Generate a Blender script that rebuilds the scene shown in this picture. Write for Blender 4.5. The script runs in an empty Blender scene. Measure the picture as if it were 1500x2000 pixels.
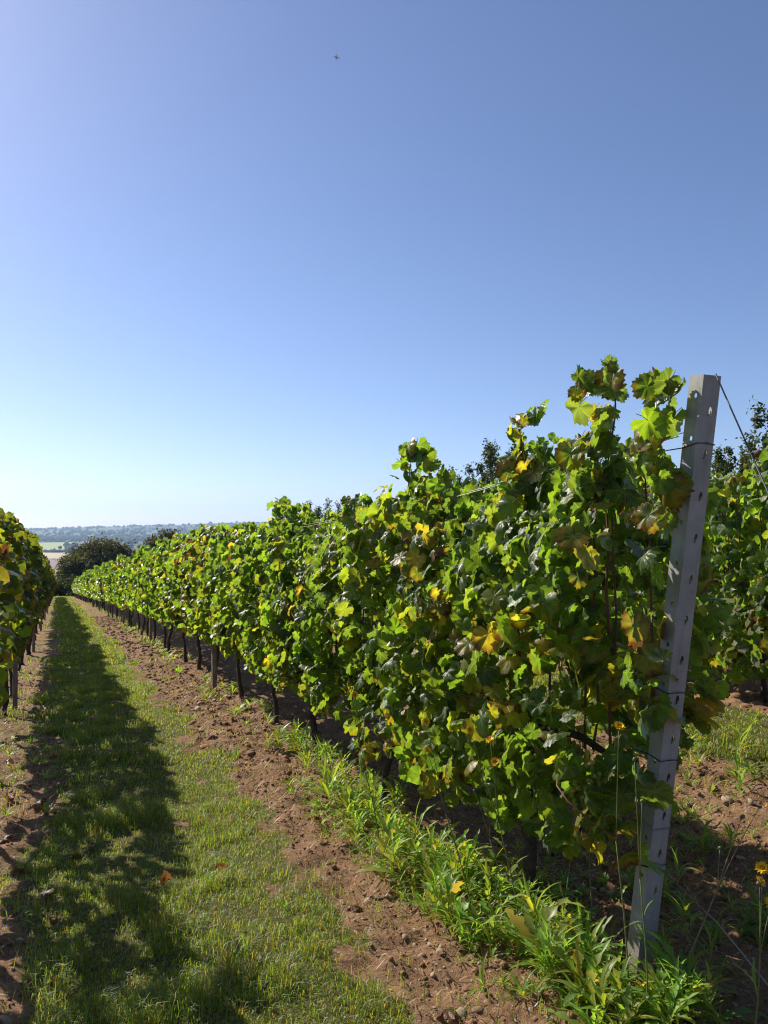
import bpy, bmesh, math, random
import numpy as np
from mathutils import Matrix, Vector

SC = bpy.context.scene
COL = SC.collection
rng = np.random.default_rng(7)
random.seed(7)
R = math.radians

# ------------------------------------------------------------------ camera, sky, sun, exposure
# World frame: +Y runs down the vine rows, +X across them, ground at the camera is z = 0.
CAM_H = 1.6
F_PX = 1540.0                      # focal length in pixels of the 1500 px wide photograph
YAW = R(22.44)                     # the camera looks this far to the right of the rows
cam_d = bpy.data.cameras.new('camera')
cam_d.sensor_fit = 'HORIZONTAL'; cam_d.sensor_width = 36.0
cam_d.lens = 36.0 * F_PX / 1500.0
cam_d.clip_start = 0.05; cam_d.clip_end = 40000
cam = bpy.data.objects.new('camera', cam_d); COL.objects.link(cam)
cam.location = (0, 0, CAM_H)
cam.rotation_euler = (R(90 + 1.26), 0, -YAW)
SC.camera = cam

SUN_EL, SUN_LEFT = R(37.5), R(29)    # the sun stands this far left of the row direction
sun_vec = Vector((-math.sin(SUN_LEFT) * math.cos(SUN_EL), math.cos(SUN_LEFT) * math.cos(SUN_EL), math.sin(SUN_EL)))
world = bpy.data.worlds.new('World'); SC.world = world; world.use_nodes = True
wn = world.node_tree; wn.nodes.clear()
sky = wn.nodes.new('ShaderNodeTexSky'); sky.sky_type = 'NISHITA'; sky.sun_disc = False
sky.sun_elevation = SUN_EL; sky.sun_rotation = -SUN_LEFT
sky.air_density = 1.0; sky.dust_density = 3.0; sky.ozone_density = 4.4; sky.altitude = 2100
bg = wn.nodes.new('ShaderNodeBackground'); bg.inputs['Strength'].default_value = 0.099
wo = wn.nodes.new('ShaderNodeOutputWorld')
wb = wn.nodes.new('ShaderNodeMix'); wb.data_type = 'RGBA'; wb.blend_type = 'MULTIPLY'; wb.inputs[0].default_value = 1.0; wb.inputs[7].default_value = (1.02, 0.955, 1.0, 1)   # camera white balance
wn.links.new(sky.outputs[0], wb.inputs[6]); wn.links.new(wb.outputs[2], bg.inputs[0]); wn.links.new(bg.outputs[0], wo.inputs[0])

sun_d = bpy.data.lights.new('sun', 'SUN'); sun_d.energy = 5.0; sun_d.angle = R(0.53); sun_d.color = (1.0, 0.93, 0.82)
sun = bpy.data.objects.new('sun', sun_d); COL.objects.link(sun)
sun.rotation_euler = (-sun_vec).to_track_quat('-Z', 'Y').to_euler(); sun.location = (0, 0, 30)

SC.view_settings.view_transform = 'Standard'; SC.view_settings.look = 'None'
SC.view_settings.exposure = 0.55; SC.view_settings.gamma = 1.0
SC.render.engine = 'CYCLES'
cy = SC.cycles
cy.max_bounces = 7; cy.diffuse_bounces = 3; cy.glossy_bounces = 2; cy.transmission_bounces = 5
cy.transparent_max_bounces = 6; cy.volume_bounces = 1
cy.use_denoising = True; cy.filter_width = 1.15

# ------------------------------------------------------------------ numeric helpers
def _hash(ix, iy, seed):
    n = (ix.astype(np.int64) * 374761393 + iy.astype(np.int64) * 668265263 + seed * 1442695041) & 0xFFFFFFFF
    n = ((n ^ (n >> 13)) * 1274126177) & 0xFFFFFFFF
    return ((n ^ (n >> 16)) & 0xFFFF) / 65535.0

def vnoise(x, y, seed=0):
    x = np.asarray(x, float); y = np.asarray(y, float)
    ix, iy = np.floor(x), np.floor(y); fx, fy = x - ix, y - iy
    fx = fx * fx * (3 - 2 * fx); fy = fy * fy * (3 - 2 * fy)
    a = _hash(ix, iy, seed); b = _hash(ix + 1, iy, seed); c = _hash(ix, iy + 1, seed); d = _hash(ix + 1, iy + 1, seed)
    return (a + (b - a) * fx) * (1 - fy) + (c + (d - c) * fx) * fy

def fbm(x, y, seed=0, octs=4, gain=0.5):
    s = 0; a = 1.0; t = 0
    for k in range(octs):
        s = s + a * vnoise(x * 2 ** k + 17.3 * k, y * 2 ** k - 9.1 * k, seed + k); t += a; a *= gain
    return s / t

def sstep(a, b, x):
    t = np.clip((np.asarray(x, float) - a) / (b - a), 0, 1)
    return t * t * (3 - 2 * t)

ROW_1, ROW_0, ROW_2 = 2.0, -0.55, 4.8        # across-slope positions of the three vine rows in view
_PU = np.array([125, 180, 260, 380, 520, 700, 1000, 2400, 3300, 4200, 5200, 6200, 7200, 9000], float)
_PZ = np.array([-8.19, -12.5, -20, -31, -41, -47, -50, -52, -48, -40, -24, -8, -2, -6], float)

def base_z(o, u):
    o = np.asarray(o, float); u = np.asarray(u, float)
    near = -(0.07 * u - 0.56 * (1 - np.exp(-np.clip(u, 0, 400) / 20.0)))
    near = np.where(u < 0, -0.042 * u, near)
    far = np.interp(u, _PU, _PZ)
    z = np.where(u < 125, near, far)
    z = z + 0.5 * sstep(2.3, 4.9, o) * (1 - sstep(60, 120, u))
    z = z - 0.05 * sstep(0.6, -1.2, o) * (1 - sstep(60, 120, u))
    hills = (fbm(o / 1500.0, u / 900.0, 91, 3) - 0.5) * sstep(3000, 6000, u) * 46 + sstep(4200, 6400, u) * (np.clip(o, -600, 4000) * 0.030 + 12)
    return z + hills

def soil_mask(o, u):
    """1 on bare worked soil, 0 on grass."""
    o = np.asarray(o, float); u = np.asarray(u, float)
    w = (fbm(o * 1.3, u * 0.9, 5, 3) - 0.5) * 0.75
    s1 = sstep(1.02, 1.28, o + w * 0.65 + (fbm(o * 5.5, u * 4.0, 6, 3) - 0.5) * 0.42) * (1 - sstep(3.70, 3.95, o + w * 0.6))
    s2 = sstep(4.42, 4.60, o + w * 0.6) * (1 - sstep(5.6, 5.9, o + w))
    s0 = (1 - sstep(-0.20, 0.12, o + w)) * sstep(-1.5, -1.2, o + w)
    s0 = s0 * (0.55 + 0.45 * sstep(0.40, 0.52, fbm(o * 2.1, u * 1.5, 33, 3)))
    bare = sstep(0.62, 0.80, fbm(o * 2.9, u * 2.2, 44, 4, 0.6)) * sstep(0.0, 0.5, o) * (1 - sstep(1.0, 1.3, o)) * 0.8
    m = np.maximum(np.maximum(s1, s2), np.maximum(s0, bare))
    return m * (1 - sstep(106, 112, u)) * sstep(-40, -20, u) * (1 - sstep(8, 9, np.abs(o)))

def ground_z(o, u):
    o = np.asarray(o, float); u = np.asarray(u, float)
    z = base_z(o, u)
    near = 1 - sstep(16, 34, np.hypot(o - 1, u))
    m = soil_mask(o, u)
    berm = sum(np.exp(-((o - r) / 0.42) ** 2) for r in (ROW_1, ROW_0, ROW_2)) * 0.02
    edge = np.exp(-((o - 1.55) / 0.16) ** 2) * 0.045 * fbm(o * 3, u * 1.7, 12, 2)
    clod = fbm(o * 9, u * 9, 3, 4, 0.6)
    clod2 = np.abs(fbm(o * 4.5, u * 4.5, 8, 3) - 0.5) * 2
    z = z + near * (m * (berm + edge + (clod - 0.5) * 0.10 + clod2 * 0.035) + (1 - m) * (fbm(o * 5, u * 5, 21, 3) - 0.5) * 0.03)
    return z

def gz(o, u):
    return float(ground_z(np.array([o]), np.array([u]))[0])

CY, SY = math.cos(YAW), math.sin(YAW)
def cam_xy(t, d):
    """World x, y of the point seen t = (px - 750) / F_PX across at depth d."""
    return CY * t * d + SY * d, -SY * t * d + CY * d
def depth_of(x, y):
    return SY * x + CY * y

# ------------------------------------------------------------------ mesh helpers
def tri_mesh(name, V, F, mats, midx=None, luv=None, tint=None, smooth=False):
    V = np.ascontiguousarray(V, np.float32); F = np.ascontiguousarray(F, np.int32)
    me = bpy.data.meshes.new(name)
    me.vertices.add(len(V)); me.vertices.foreach_set('co', V.ravel())
    me.loops.add(F.size); me.loops.foreach_set('vertex_index', F.ravel())
    me.polygons.add(len(F))
    me.polygons.foreach_set('loop_start', np.arange(len(F), dtype=np.int32) * F.shape[1])
    if midx is not None: me.polygons.foreach_set('material_index', np.ascontiguousarray(midx, np.int32))
    if smooth: me.polygons.foreach_set('use_smooth', np.ones(len(F), bool))
    if luv is not None:
        a = me.attributes.new('luv', 'FLOAT_VECTOR', 'POINT')
        a.data.foreach_set('vector', np.ascontiguousarray(luv, np.float32).ravel())
    if tint is not None:
        a = me.attributes.new('tint', 'FLOAT_COLOR', 'POINT')
        a.data.foreach_set('color', np.ascontiguousarray(tint, np.float32).ravel())
    for m in (mats if isinstance(mats, (list, tuple)) else [mats]): me.materials.append(m)
    me.update(calc_edges=True)
    return me

def link(name, data, parent=None, loc=None):
    o = bpy.data.objects.new(name, data); COL.objects.link(o)
    if parent is not None: o.parent = parent
    if loc is not None: o.location = loc
    return o

def tag(o, label=None, cat=None, group=None, kind=None):
    if label: o['label'] = label
    if cat: o['category'] = cat
    if group: o['group'] = group
    if kind: o['kind'] = kind
    return o

class MB:
    """Collects triangles."""
    def __init__(self): self.V = []; self.F = []; self.n = 0; self.M = []
    def add(self, V, F, mi=0):
        V = np.asarray(V, float); F = np.asarray(F, int)
        self.V.append(V); self.F.append(F + self.n); self.n += len(V); self.M.append(np.full(len(F), mi))
        return self
    def mesh(self, name, mats, smooth=False):
        return tri_mesh(name, np.vstack(self.V), np.vstack(self.F), mats, np.concatenate(self.M), smooth=smooth)

def tube_arr(P, rad, sides=6, cap=True, jitter=0.0):
    P = np.asarray(P, float); n = len(P); rad = np.broadcast_to(np.asarray(rad, float), (n,))
    T = np.gradient(P, axis=0); T /= np.linalg.norm(T, axis=1)[:, None] + 1e-9
    ref = np.array([1.0, 0, 0]) if abs(T[0][0]) < 0.8 else np.array([0, 1.0, 0])
    V = []
    for i in range(n):
        a = np.cross(T[i], ref); a /= np.linalg.norm(a) + 1e-9; b = np.cross(T[i], a)
        th = np.arange(sides) / sides * 2 * math.pi
        rr = rad[i] * (1 + (jitter * (rng.random(sides) - 0.5) if jitter else 0))
        V.append(P[i] + (np.cos(th) * rr)[:, None] * a + (np.sin(th) * rr)[:, None] * b)
    V = np.vstack(V); F = []
    for i in range(n - 1):
        for k in range(sides):
            a0 = i * sides + k; a1 = i * sides + (k + 1) % sides; b0 = a0 + sides; b1 = a1 + sides
            F += [(a0, a1, b1), (a0, b1, b0)]
    if cap:
        for k in range(1, sides - 1):
            F.append((0, k + 1, k)); e = (n - 1) * sides; F.append((e, e + k, e + k + 1))
    return V, np.array(F)

def box_arr(x0, x1, y0, y1, z0, z1):
    V = np.array([(x, y, z) for z in (z0, z1) for y in (y0, y1) for x in (x0, x1)], float)
    q = [(0, 2, 3, 1), (4, 5, 7, 6), (0, 1, 5, 4), (2, 6, 7, 3), (0, 4, 6, 2), (1, 3, 7, 5)]
    F = [t for a, b, c, d in q for t in ((a, b, c), (a, c, d))]
    return V, np.array(F)

def ico_arr(sub=1):
    bm = bmesh.new(); bmesh.ops.create_icosphere(bm, subdivisions=sub, radius=1.0)
    V = np.array([v.co[:] for v in bm.verts]); F = np.array([[v.index for v in f.verts] for f in bm.faces]); bm.free()
    return V, F
ICO1, ICO2, ICO3 = ico_arr(1), ico_arr(2), ico_arr(3)

# ------------------------------------------------------------------ materials
def new_mat(name):
    m = bpy.data.materials.new(name); m.use_nodes = True; nt = m.node_tree; nt.nodes.clear()
    out = nt.nodes.new('ShaderNodeOutputMaterial')
    return m, nt, out
def N(nt, kind, **kw):
    n = nt.nodes.new(kind)
    for k, v in kw.items():
        if k in n.inputs: n.inputs[k].default_value = v
        else: setattr(n, k, v)
    return n
def math_n(nt, op, a, b=None, c=None, clamp=False):
    n = nt.nodes.new('ShaderNodeMath'); n.operation = op; n.use_clamp = clamp
    for i, v in enumerate((a, b, c)):
        if v is None: continue
        if isinstance(v, (int, float)): n.inputs[i].default_value = v
        else: nt.links.new(v, n.inputs[i])
    return n.outputs[0]
def mix_c(nt, fac, a, b, mode='MIX'):
    n = nt.nodes.new('ShaderNodeMix'); n.data_type = 'RGBA'; n.blend_type = mode
    for s, v in ((0, fac), (6, a), (7, b)):
        if isinstance(v, (int, float)): n.inputs[s].default_value = v
        elif isinstance(v, tuple): n.inputs[s].default_value = (*v[:3], 1)
        else: nt.links.new(v, n.inputs[s])
    return n.outputs[2]
def noise_n(nt, vec, scale, detail=3, rough=0.55):
    n = nt.nodes.new('ShaderNodeTexNoise'); n.inputs['Scale'].default_value = scale
    n.inputs['Detail'].default_value = detail; n.inputs['Roughness'].default_value = rough
    if vec is not None: nt.links.new(vec, n.inputs['Vector'])
    return n
def ramp(nt, fac, a, b):
    n = nt.nodes.new('ShaderNodeMapRange'); n.inputs[1].default_value = a; n.inputs[2].default_value = b
    nt.links.new(fac, n.inputs[0]); return n.outputs[0]

def leaf_material(name, per_object, veins=True, trans=0.6, gloss_rough=0.36, spec=0.36):
    """Leaf blade: colour from the leaf itself (object colour or the tint attribute), alpha = autumn browning."""
    m, nt, out = new_mat(name); L = nt.links
    if per_object:
        src = N(nt, 'ShaderNodeObjectInfo'); colr, alpha, rnd = src.outputs['Color'], src.outputs['Alpha'], src.outputs['Random']
    else:
        src = N(nt, 'ShaderNodeAttribute', attribute_name='tint'); colr, alpha = src.outputs['Color'], src.outputs['Alpha']
        g = N(nt, 'ShaderNodeNewGeometry'); rnd = g.outputs['Random Per Island']
    uv = N(nt, 'ShaderNodeAttribute', attribute_name='luv').outputs['Vector']
    sep = N(nt, 'ShaderNodeSeparateXYZ'); L.new(uv, sep.inputs[0])
    r = math_n(nt, 'SQRT', math_n(nt, 'ADD', math_n(nt, 'MULTIPLY', sep.outputs[0], sep.outputs[0]), math_n(nt, 'MULTIPLY', sep.outputs[1], sep.outputs[1])))
    c = colr
    if per_object:
        off = N(nt, 'ShaderNodeVectorMath', operation='ADD'); L.new(uv, off.inputs[0])
        cmb = N(nt, 'ShaderNodeCombineXYZ'); L.new(math_n(nt, 'MULTIPLY', rnd, 37.0), cmb.inputs[2]); L.new(cmb.outputs[0], off.inputs[1])
        vec = off.outputs[0]
    else:
        vec = N(nt, 'ShaderNodeNewGeometry').outputs['Position']
    nz = noise_n(nt, vec, 3.6 if per_object else 40.0, 3)
    # autumn: yellow from the rim inward, then rust-brown
    rim = math_n(nt, 'ADD', r, math_n(nt, 'MULTIPLY', math_n(nt, 'SUBTRACT', nz.outputs[0], 0.5), 0.9))
    aut = math_n(nt, 'ADD', rim, math_n(nt, 'SUBTRACT', math_n(nt, 'MULTIPLY', alpha, 1.5), 1.15))
    c = mix_c(nt, math_n(nt, 'MULTIPLY', ramp(nt, aut, -0.22, 0.10), 0.85), c, (0.26, 0.19, 0.020))
    c = mix_c(nt, ramp(nt, aut, 0.06, 0.22), c, (0.135, 0.052, 0.020))
    # mottling
    c = mix_c(nt, 0.5, c, mix_c(nt, ramp(nt, nz.outputs[0], 0.3, 0.7), (0.55, 0.6, 0.5), (1.35, 1.3, 1.2)), 'MULTIPLY')
    if veins:
        ang = math_n(nt, 'ARCTAN2', sep.outputs[0], sep.outputs[1])
        pp = math_n(nt, 'PINGPONG', ang, R(25))
        dist = math_n(nt, 'MULTIPLY', pp, r)
        vf = math_n(nt, 'MULTIPLY', math_n(nt, 'SUBTRACT', 1.0, ramp(nt, dist, 0.003, 0.016)), 0.45)
        # side veins
        sv = math_n(nt, 'PINGPONG', math_n(nt, 'ADD', math_n(nt, 'MULTIPLY', r, 1.0), math_n(nt, 'MULTIPLY', pp, -0.32)), 0.055)
        sf = math_n(nt, 'MULTIPLY', math_n(nt, 'SUBTRACT', 1.0, ramp(nt, sv, 0.0, 0.014)), 0.20)
        c = mix_c(nt, math_n(nt, 'MAXIMUM', vf, sf), c, (0.20, 0.25, 0.075))
    geo = N(nt, 'ShaderNodeNewGeometry')
    under = mix_c(nt, 0.35, c, (0.16, 0.21, 0.10))
    cd = mix_c(nt, geo.outputs['Backfacing'], c, under)
    tr = mix_c(nt, 1.0, c, mix_c(nt, ramp(nt, aut, -0.15, 0.12), (3.9, 3.6, 1.15), (1.5, 1.35, 0.9)), 'MULTIPLY')
    dif = N(nt, 'ShaderNodeBsdfDiffuse'); L.new(cd, dif.inputs[0])
    tb = N(nt, 'ShaderNodeBsdfTranslucent'); L.new(tr, tb.inputs[0])
    gl = N(nt, 'ShaderNodeBsdfGlossy', Roughness=gloss_rough); gl.inputs[0].default_value = (1, 1, 1, 1)
    if veins:
        bp = N(nt, 'ShaderNodeBump', Strength=0.35, Distance=0.004)
        L.new(math_n(nt, 'ADD', noise_n(nt, vec, 14.0 if per_object else 120.0, 2).outputs[0], math_n(nt, 'MULTIPLY', vf, -1.0)), bp.inputs['Height'])
        for s in (dif, gl): L.new(bp.outputs[0], s.inputs['Normal'])
    ms = N(nt, 'ShaderNodeMixShader', Fac=trans); L.new(dif.outputs[0], ms.inputs[1]); L.new(tb.outputs[0], ms.inputs[2])
    fr = N(nt, 'ShaderNodeFresnel', IOR=1.42)
    ff = math_n(nt, 'MULTIPLY', fr.outputs[0], math_n(nt, 'SUBTRACT', spec, math_n(nt, 'MULTIPLY', geo.outputs['Backfacing'], spec * 0.7)))
    m2 = N(nt, 'ShaderNodeMixShader'); L.new(ff, m2.inputs[0]); L.new(ms.outputs[0], m2.inputs[1]); L.new(gl.outputs[0], m2.inputs[2])
    L.new(m2.outputs[0], out.inputs[0])
    return m

def solid_mat(name, col, rough=0.8, var=0.25, scale=12.0, bump=0.0, bump_scale=40.0, metallic=0.0, spec=0.3, coord='Object'):
    m, nt, out = new_mat(name); L = nt.links
    tc = N(nt, 'ShaderNodeTexCoord').outputs[coord]
    nz = noise_n(nt, tc, scale, 5, 0.62)
    c = mix_c(nt, ramp(nt, nz.outputs[0], 0.3, 0.7), tuple(v * (1 - var) for v in col), tuple(v * (1 + var) for v in col))
    b = N(nt, 'ShaderNodeBsdfPrincipled', Roughness=rough, Metallic=metallic); b.inputs['Specular IOR Level'].default_value = spec
    L.new(c, b.inputs['Base Color'])
    if bump:
        bp = N(nt, 'ShaderNodeBump', Strength=bump, Distance=0.01); L.new(noise_n(nt, tc, bump_scale, 5, 0.65).outputs[0], bp.inputs['Height']); L.new(bp.outputs[0], b.inputs['Normal'])
    L.new(b.outputs[0], out.inputs[0])
    return m

def tint_mat(name, trans=0.35, tr_mul=(2.2, 2.0, 1.0), rough=0.5, spec=0.06):
    """Blades and small leaves coloured by the tint attribute."""
    m, nt, out = new_mat(name); L = nt.links
    c = N(nt, 'ShaderNodeAttribute', attribute_name='tint').outputs['Color']
    dif = N(nt, 'ShaderNodeBsdfDiffuse'); L.new(c, dif.inputs[0])
    tb = N(nt, 'ShaderNodeBsdfTranslucent'); L.new(mix_c(nt, 1.0, c, tr_mul, 'MULTIPLY'), tb.inputs[0])
    ms = N(nt, 'ShaderNodeMixShader', Fac=trans); L.new(dif.outputs[0], ms.inputs[1]); L.new(tb.outputs[0], ms.inputs[2])
    gl = N(nt, 'ShaderNodeBsdfGlossy', Roughness=rough)
    fr = N(nt, 'ShaderNodeFresnel', IOR=1.4)
    m2 = N(nt, 'ShaderNodeMixShader'); L.new(math_n(nt, 'MULTIPLY', fr.outputs[0], spec), m2.inputs[0]); L.new(ms.outputs[0], m2.inputs[1]); L.new(gl.outputs[0], m2.inputs[2])
    L.new(m2.outputs[0], out.inputs[0])
    return m

M = {}
M['leaf'] = leaf_material('vine_leaf_blade', True)
M['leaf_mass'] = leaf_material('vine_leaf_mass', False)
M['leaf_far'] = leaf_material('vine_leaf_far', False, veins=False)
M['weed'] = leaf_material('weed_leaf_blade', True, veins=False, trans=0.42, gloss_rough=0.38, spec=0.4)
M['weed_mass'] = leaf_material('weed_leaf_mass', False, veins=False, trans=0.42, gloss_rough=0.38, spec=0.4)
M['grass'] = tint_mat('grass_blade', trans=0.5, tr_mul=(2.8, 2.5, 1.0))
M['tree'] = tint_mat('tree_leaf', trans=0.3, spec=0.04)
M['petiole'] = solid_mat('leaf_stalk', (0.13, 0.10, 0.035), 0.5, 0.3, 30)
M['cane'] = solid_mat('vine_cane', (0.12, 0.055, 0.028), 0.6, 0.35, 25, 0.3)
M['bark'] = solid_mat('vine_bark', (0.060, 0.042, 0.034), 0.9, 0.55, 30, 1.0, 60)
M['tree_bark'] = solid_mat('tree_bark', (0.07, 0.055, 0.04), 0.9, 0.4, 6, 0.6, 20)
M['stem'] = solid_mat('weed_stem', (0.13, 0.16, 0.045), 0.55, 0.25, 30)
M['wood'] = solid_mat('weathered_post_wood', (0.20, 0.165, 0.13), 0.85, 0.3, 8, 0.5, 40)
M['wire'] = solid_mat('steel_wire', (0.24, 0.24, 0.23), 0.5, 0.1, 10, metallic=0.8)
M['tie'] = solid_mat('dark_wire', (0.035, 0.035, 0.04), 0.5, 0.2, 20)
M['stone'] = solid_mat('flint_stone', (0.42, 0.31, 0.21), 0.75, 0.35, 18, 0.6, 60)
M['petal'] = solid_mat('yellow_petal', (0.80, 0.47, 0.010), 0.6, 0.15, 30)
M['flower_eye'] = solid_mat('flower_centre', (0.55, 0.22, 0.01), 0.7, 0.2, 60)
M['dry'] = solid_mat('dry_stalk', (0.30, 0.22, 0.12), 0.8, 0.3, 20)
M['plane'] = solid_mat('airliner_paint', (0.30, 0.33, 0.38), 0.5, 0.05, 1)

def post_material():
    m, nt, out = new_mat('dull_galvanised_post'); L = nt.links
    tc = N(nt, 'ShaderNodeTexCoord').outputs['Object']
    a = noise_n(nt, tc, 9.0, 6, 0.65).outputs[0]; f = noise_n(nt, tc, 230.0, 3, 0.6).outputs[0]
    mp = N(nt, 'ShaderNodeMapping'); mp.inputs['Scale'].default_value = (40, 40, 1.6); L.new(tc, mp.inputs[0])
    st = noise_n(nt, mp.outputs[0], 1.0, 4, 0.6).outputs[0]
    c = mix_c(nt, ramp(nt, a, 0.32, 0.68), (0.24, 0.24, 0.232), (0.35, 0.35, 0.34))
    c = mix_c(nt, math_n(nt, 'MULTIPLY', ramp(nt, st, 0.52, 0.72), 0.30), c, (0.14, 0.13, 0.12))
    c = mix_c(nt, math_n(nt, 'MULTIPLY', ramp(nt, f, 0.58, 0.72), 0.45), c, (0.32, 0.32, 0.31))
    sz = N(nt, 'ShaderNodeSeparateXYZ'); L.new(tc, sz.inputs[0])
    low = math_n(nt, 'ADD', sz.outputs[2], math_n(nt, 'MULTIPLY', math_n(nt, 'SUBTRACT', noise_n(nt, tc, 30.0, 4, 0.7).outputs[0], 0.5), 0.5))
    c = mix_c(nt, math_n(nt, 'MULTIPLY', math_n(nt, 'SUBTRACT', 1.0, ramp(nt, low, 0.02, 0.32)), 0.6), c, (0.17, 0.11, 0.07))
    c = mix_c(nt, math_n(nt, 'MULTIPLY', ramp(nt, noise_n(nt, tc, 5.0, 5, 0.7).outputs[0], 0.58, 0.72), 0.35), c, (0.15, 0.125, 0.10))
    b = N(nt, 'ShaderNodeBsdfPrincipled', Roughness=0.62, Metallic=0.15); b.inputs['Specular IOR Level'].default_value = 0.35
    L.new(c, b.inputs['Base Color'])
    bp = N(nt, 'ShaderNodeBump', Strength=0.25, Distance=0.002); L.new(f, bp.inputs['Height']); L.new(bp.outputs[0], b.inputs['Normal'])
    L.new(b.outputs[0], out.inputs[0]); return m
M['post'] = post_material()

def grape_material():
    m, nt, out = new_mat('green_grape_skin'); L = nt.links
    nz = noise_n(nt, N(nt, 'ShaderNodeTexCoord').outputs['Object'], 20, 2)
    c = mix_c(nt, ramp(nt, nz.outputs[0], 0.35, 0.65), (0.26, 0.33, 0.05), (0.42, 0.42, 0.09))
    b = N(nt, 'ShaderNodeBsdfPrincipled', Roughness=0.4); L.new(c, b.inputs['Base Color'])
    tb = N(nt, 'ShaderNodeBsdfTranslucent'); L.new(mix_c(nt, 1.0, c, (1.6, 1.6, 0.9), 'MULTIPLY'), tb.inputs[0])
    ms = N(nt, 'ShaderNodeMixShader', Fac=0.4); L.new(b.outputs[0], ms.inputs[1]); L.new(tb.outputs[0], ms.inputs[2])
    L.new(ms.outputs[0], out.inputs[0]); return m
M['grape'] = grape_material()

def ground_material():
    m, nt, out = new_mat('vineyard_ground'); L = nt.links
    pos = N(nt, 'ShaderNodeNewGeometry').outputs['Position']
    at = N(nt, 'ShaderNodeAttribute', attribute_name='tint')
    sep = N(nt, 'ShaderNodeSeparateColor'); L.new(at.outputs['Color'], sep.inputs[0])
    soil_f, far_f = sep.outputs[0], sep.outputs[1]
    n1 = noise_n(nt, pos, 5.0, 6, 0.6).outputs[0]; n2 = noise_n(nt, pos, 42.0, 5, 0.65).outputs[0]; n3 = noise_n(nt, pos, 0.9, 4, 0.6).outputs[0]
    soil = mix_c(nt, ramp(nt, n2, 0.32, 0.68), (0.135, 0.070, 0.037), (0.30, 0.175, 0.098))
    soil = mix_c(nt, math_n(nt, 'MULTIPLY', ramp(nt, n1, 0.45, 0.75), 0.55), soil, (0.37, 0.24, 0.14))
    vor = N(nt, 'ShaderNodeTexVoronoi', Scale=70.0); L.new(pos, vor.inputs['Vector'])
    vs = N(nt, 'ShaderNodeSeparateColor'); L.new(vor.outputs['Color'], vs.inputs[0])
    peb = math_n(nt, 'MULTIPLY', math_n(nt, 'GREATER_THAN', vs.outputs[0], 0.93), math_n(nt, 'LESS_THAN', vor.outputs['Distance'], 0.42))
    soil = mix_c(nt, peb, soil, (0.40, 0.34, 0.27))
    thatch = mix_c(nt, ramp(nt, n2, 0.3, 0.7), (0.062, 0.062, 0.022), (0.155, 0.140, 0.058))
    lawn = mix_c(nt, ramp(nt, n1, 0.3, 0.7), (0.060, 0.085, 0.018), (0.130, 0.155, 0.035))
    lawn = mix_c(nt, math_n(nt, 'MULTIPLY', ramp(nt, n3, 0.45, 0.7), 0.5), lawn, (0.17, 0.14, 0.06))
    grass = mix_c(nt, far_f, thatch, lawn)
    edge = math_n(nt, 'ADD', soil_f, math_n(nt, 'MULTIPLY', math_n(nt, 'SUBTRACT', n2, 0.5), 0.8))
    c = mix_c(nt, ramp(nt, edge, 0.35, 0.65), grass, soil)
    # far country: pasture and wood tones by large patches
    big = noise_n(nt, pos, 0.0022, 3, 0.5).outputs[0]
    land = mix_c(nt, ramp(nt, big, 0.42, 0.58), (0.055, 0.075, 0.028), (0.12, 0.125, 0.055))
    c = mix_c(nt, sep.outputs[2], c, land)
    b = N(nt, 'ShaderNodeBsdfPrincipled', Roughness=0.95); b.inputs['Specular IOR Level'].default_value = 0.15
    L.new(c, b.inputs['Base Color'])
    bp = N(nt, 'ShaderNodeBump', Strength=0.9, Distance=0.02)
    L.new(math_n(nt, 'ADD', n2, math_n(nt, 'MULTIPLY', noise_n(nt, pos, 160.0, 4, 0.7).outputs[0], 0.5)), bp.inputs['Height']); L.new(bp.outputs[0], b.inputs['Normal'])
    L.new(b.outputs[0], out.inputs[0]); return m
M['ground'] = ground_material()

# ------------------------------------------------------------------ ground: one sheet to the horizon
def axis(lo, hi, step, far_lo, far_hi, grow):
    core = list(np.arange(lo, hi, step)); up = [core[-1]]; s = step
    while up[-1] < far_hi: s *= grow; up.append(up[-1] + s)
    dn = [core[0]]; s = step
    while dn[-1] > far_lo: s *= grow; dn.append(dn[-1] - s)
    return np.array(dn[:0:-1] + core + up[1:])
gx = axis(-1.6, 5.4, 0.032, -9000, 9000, 1.07)
gy = axis(1.6, 9.5, 0.032, -600, 9000, 1.035)
GX, GY = np.meshgrid(gx, gy)
GZ = ground_z(GX, GY)
V = np.stack([GX, GY, GZ], -1).reshape(-1, 3)
ny, nx = GX.shape
idx = np.arange(nx * ny).reshape(ny, nx)
Q = np.stack([idx[:-1, :-1], idx[:-1, 1:], idx[1:, 1:], idx[1:, :-1]], -1).reshape(-1, 4)
gt = np.zeros((len(V), 4), np.float32)
gt[:, 0] = soil_mask(V[:, 0], V[:, 1]); gt[:, 1] = sstep(7, 22, np.hypot(V[:, 0], V[:, 1])); gt[:, 2] = sstep(118, 170, np.abs(V[:, 1]) + np.abs(V[:, 0]) * 0.4)
ground = link('ground', tri_mesh('ground', V, Q, M['ground'], tint=gt, smooth=True)); ground['kind'] = 'structure'

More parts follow.
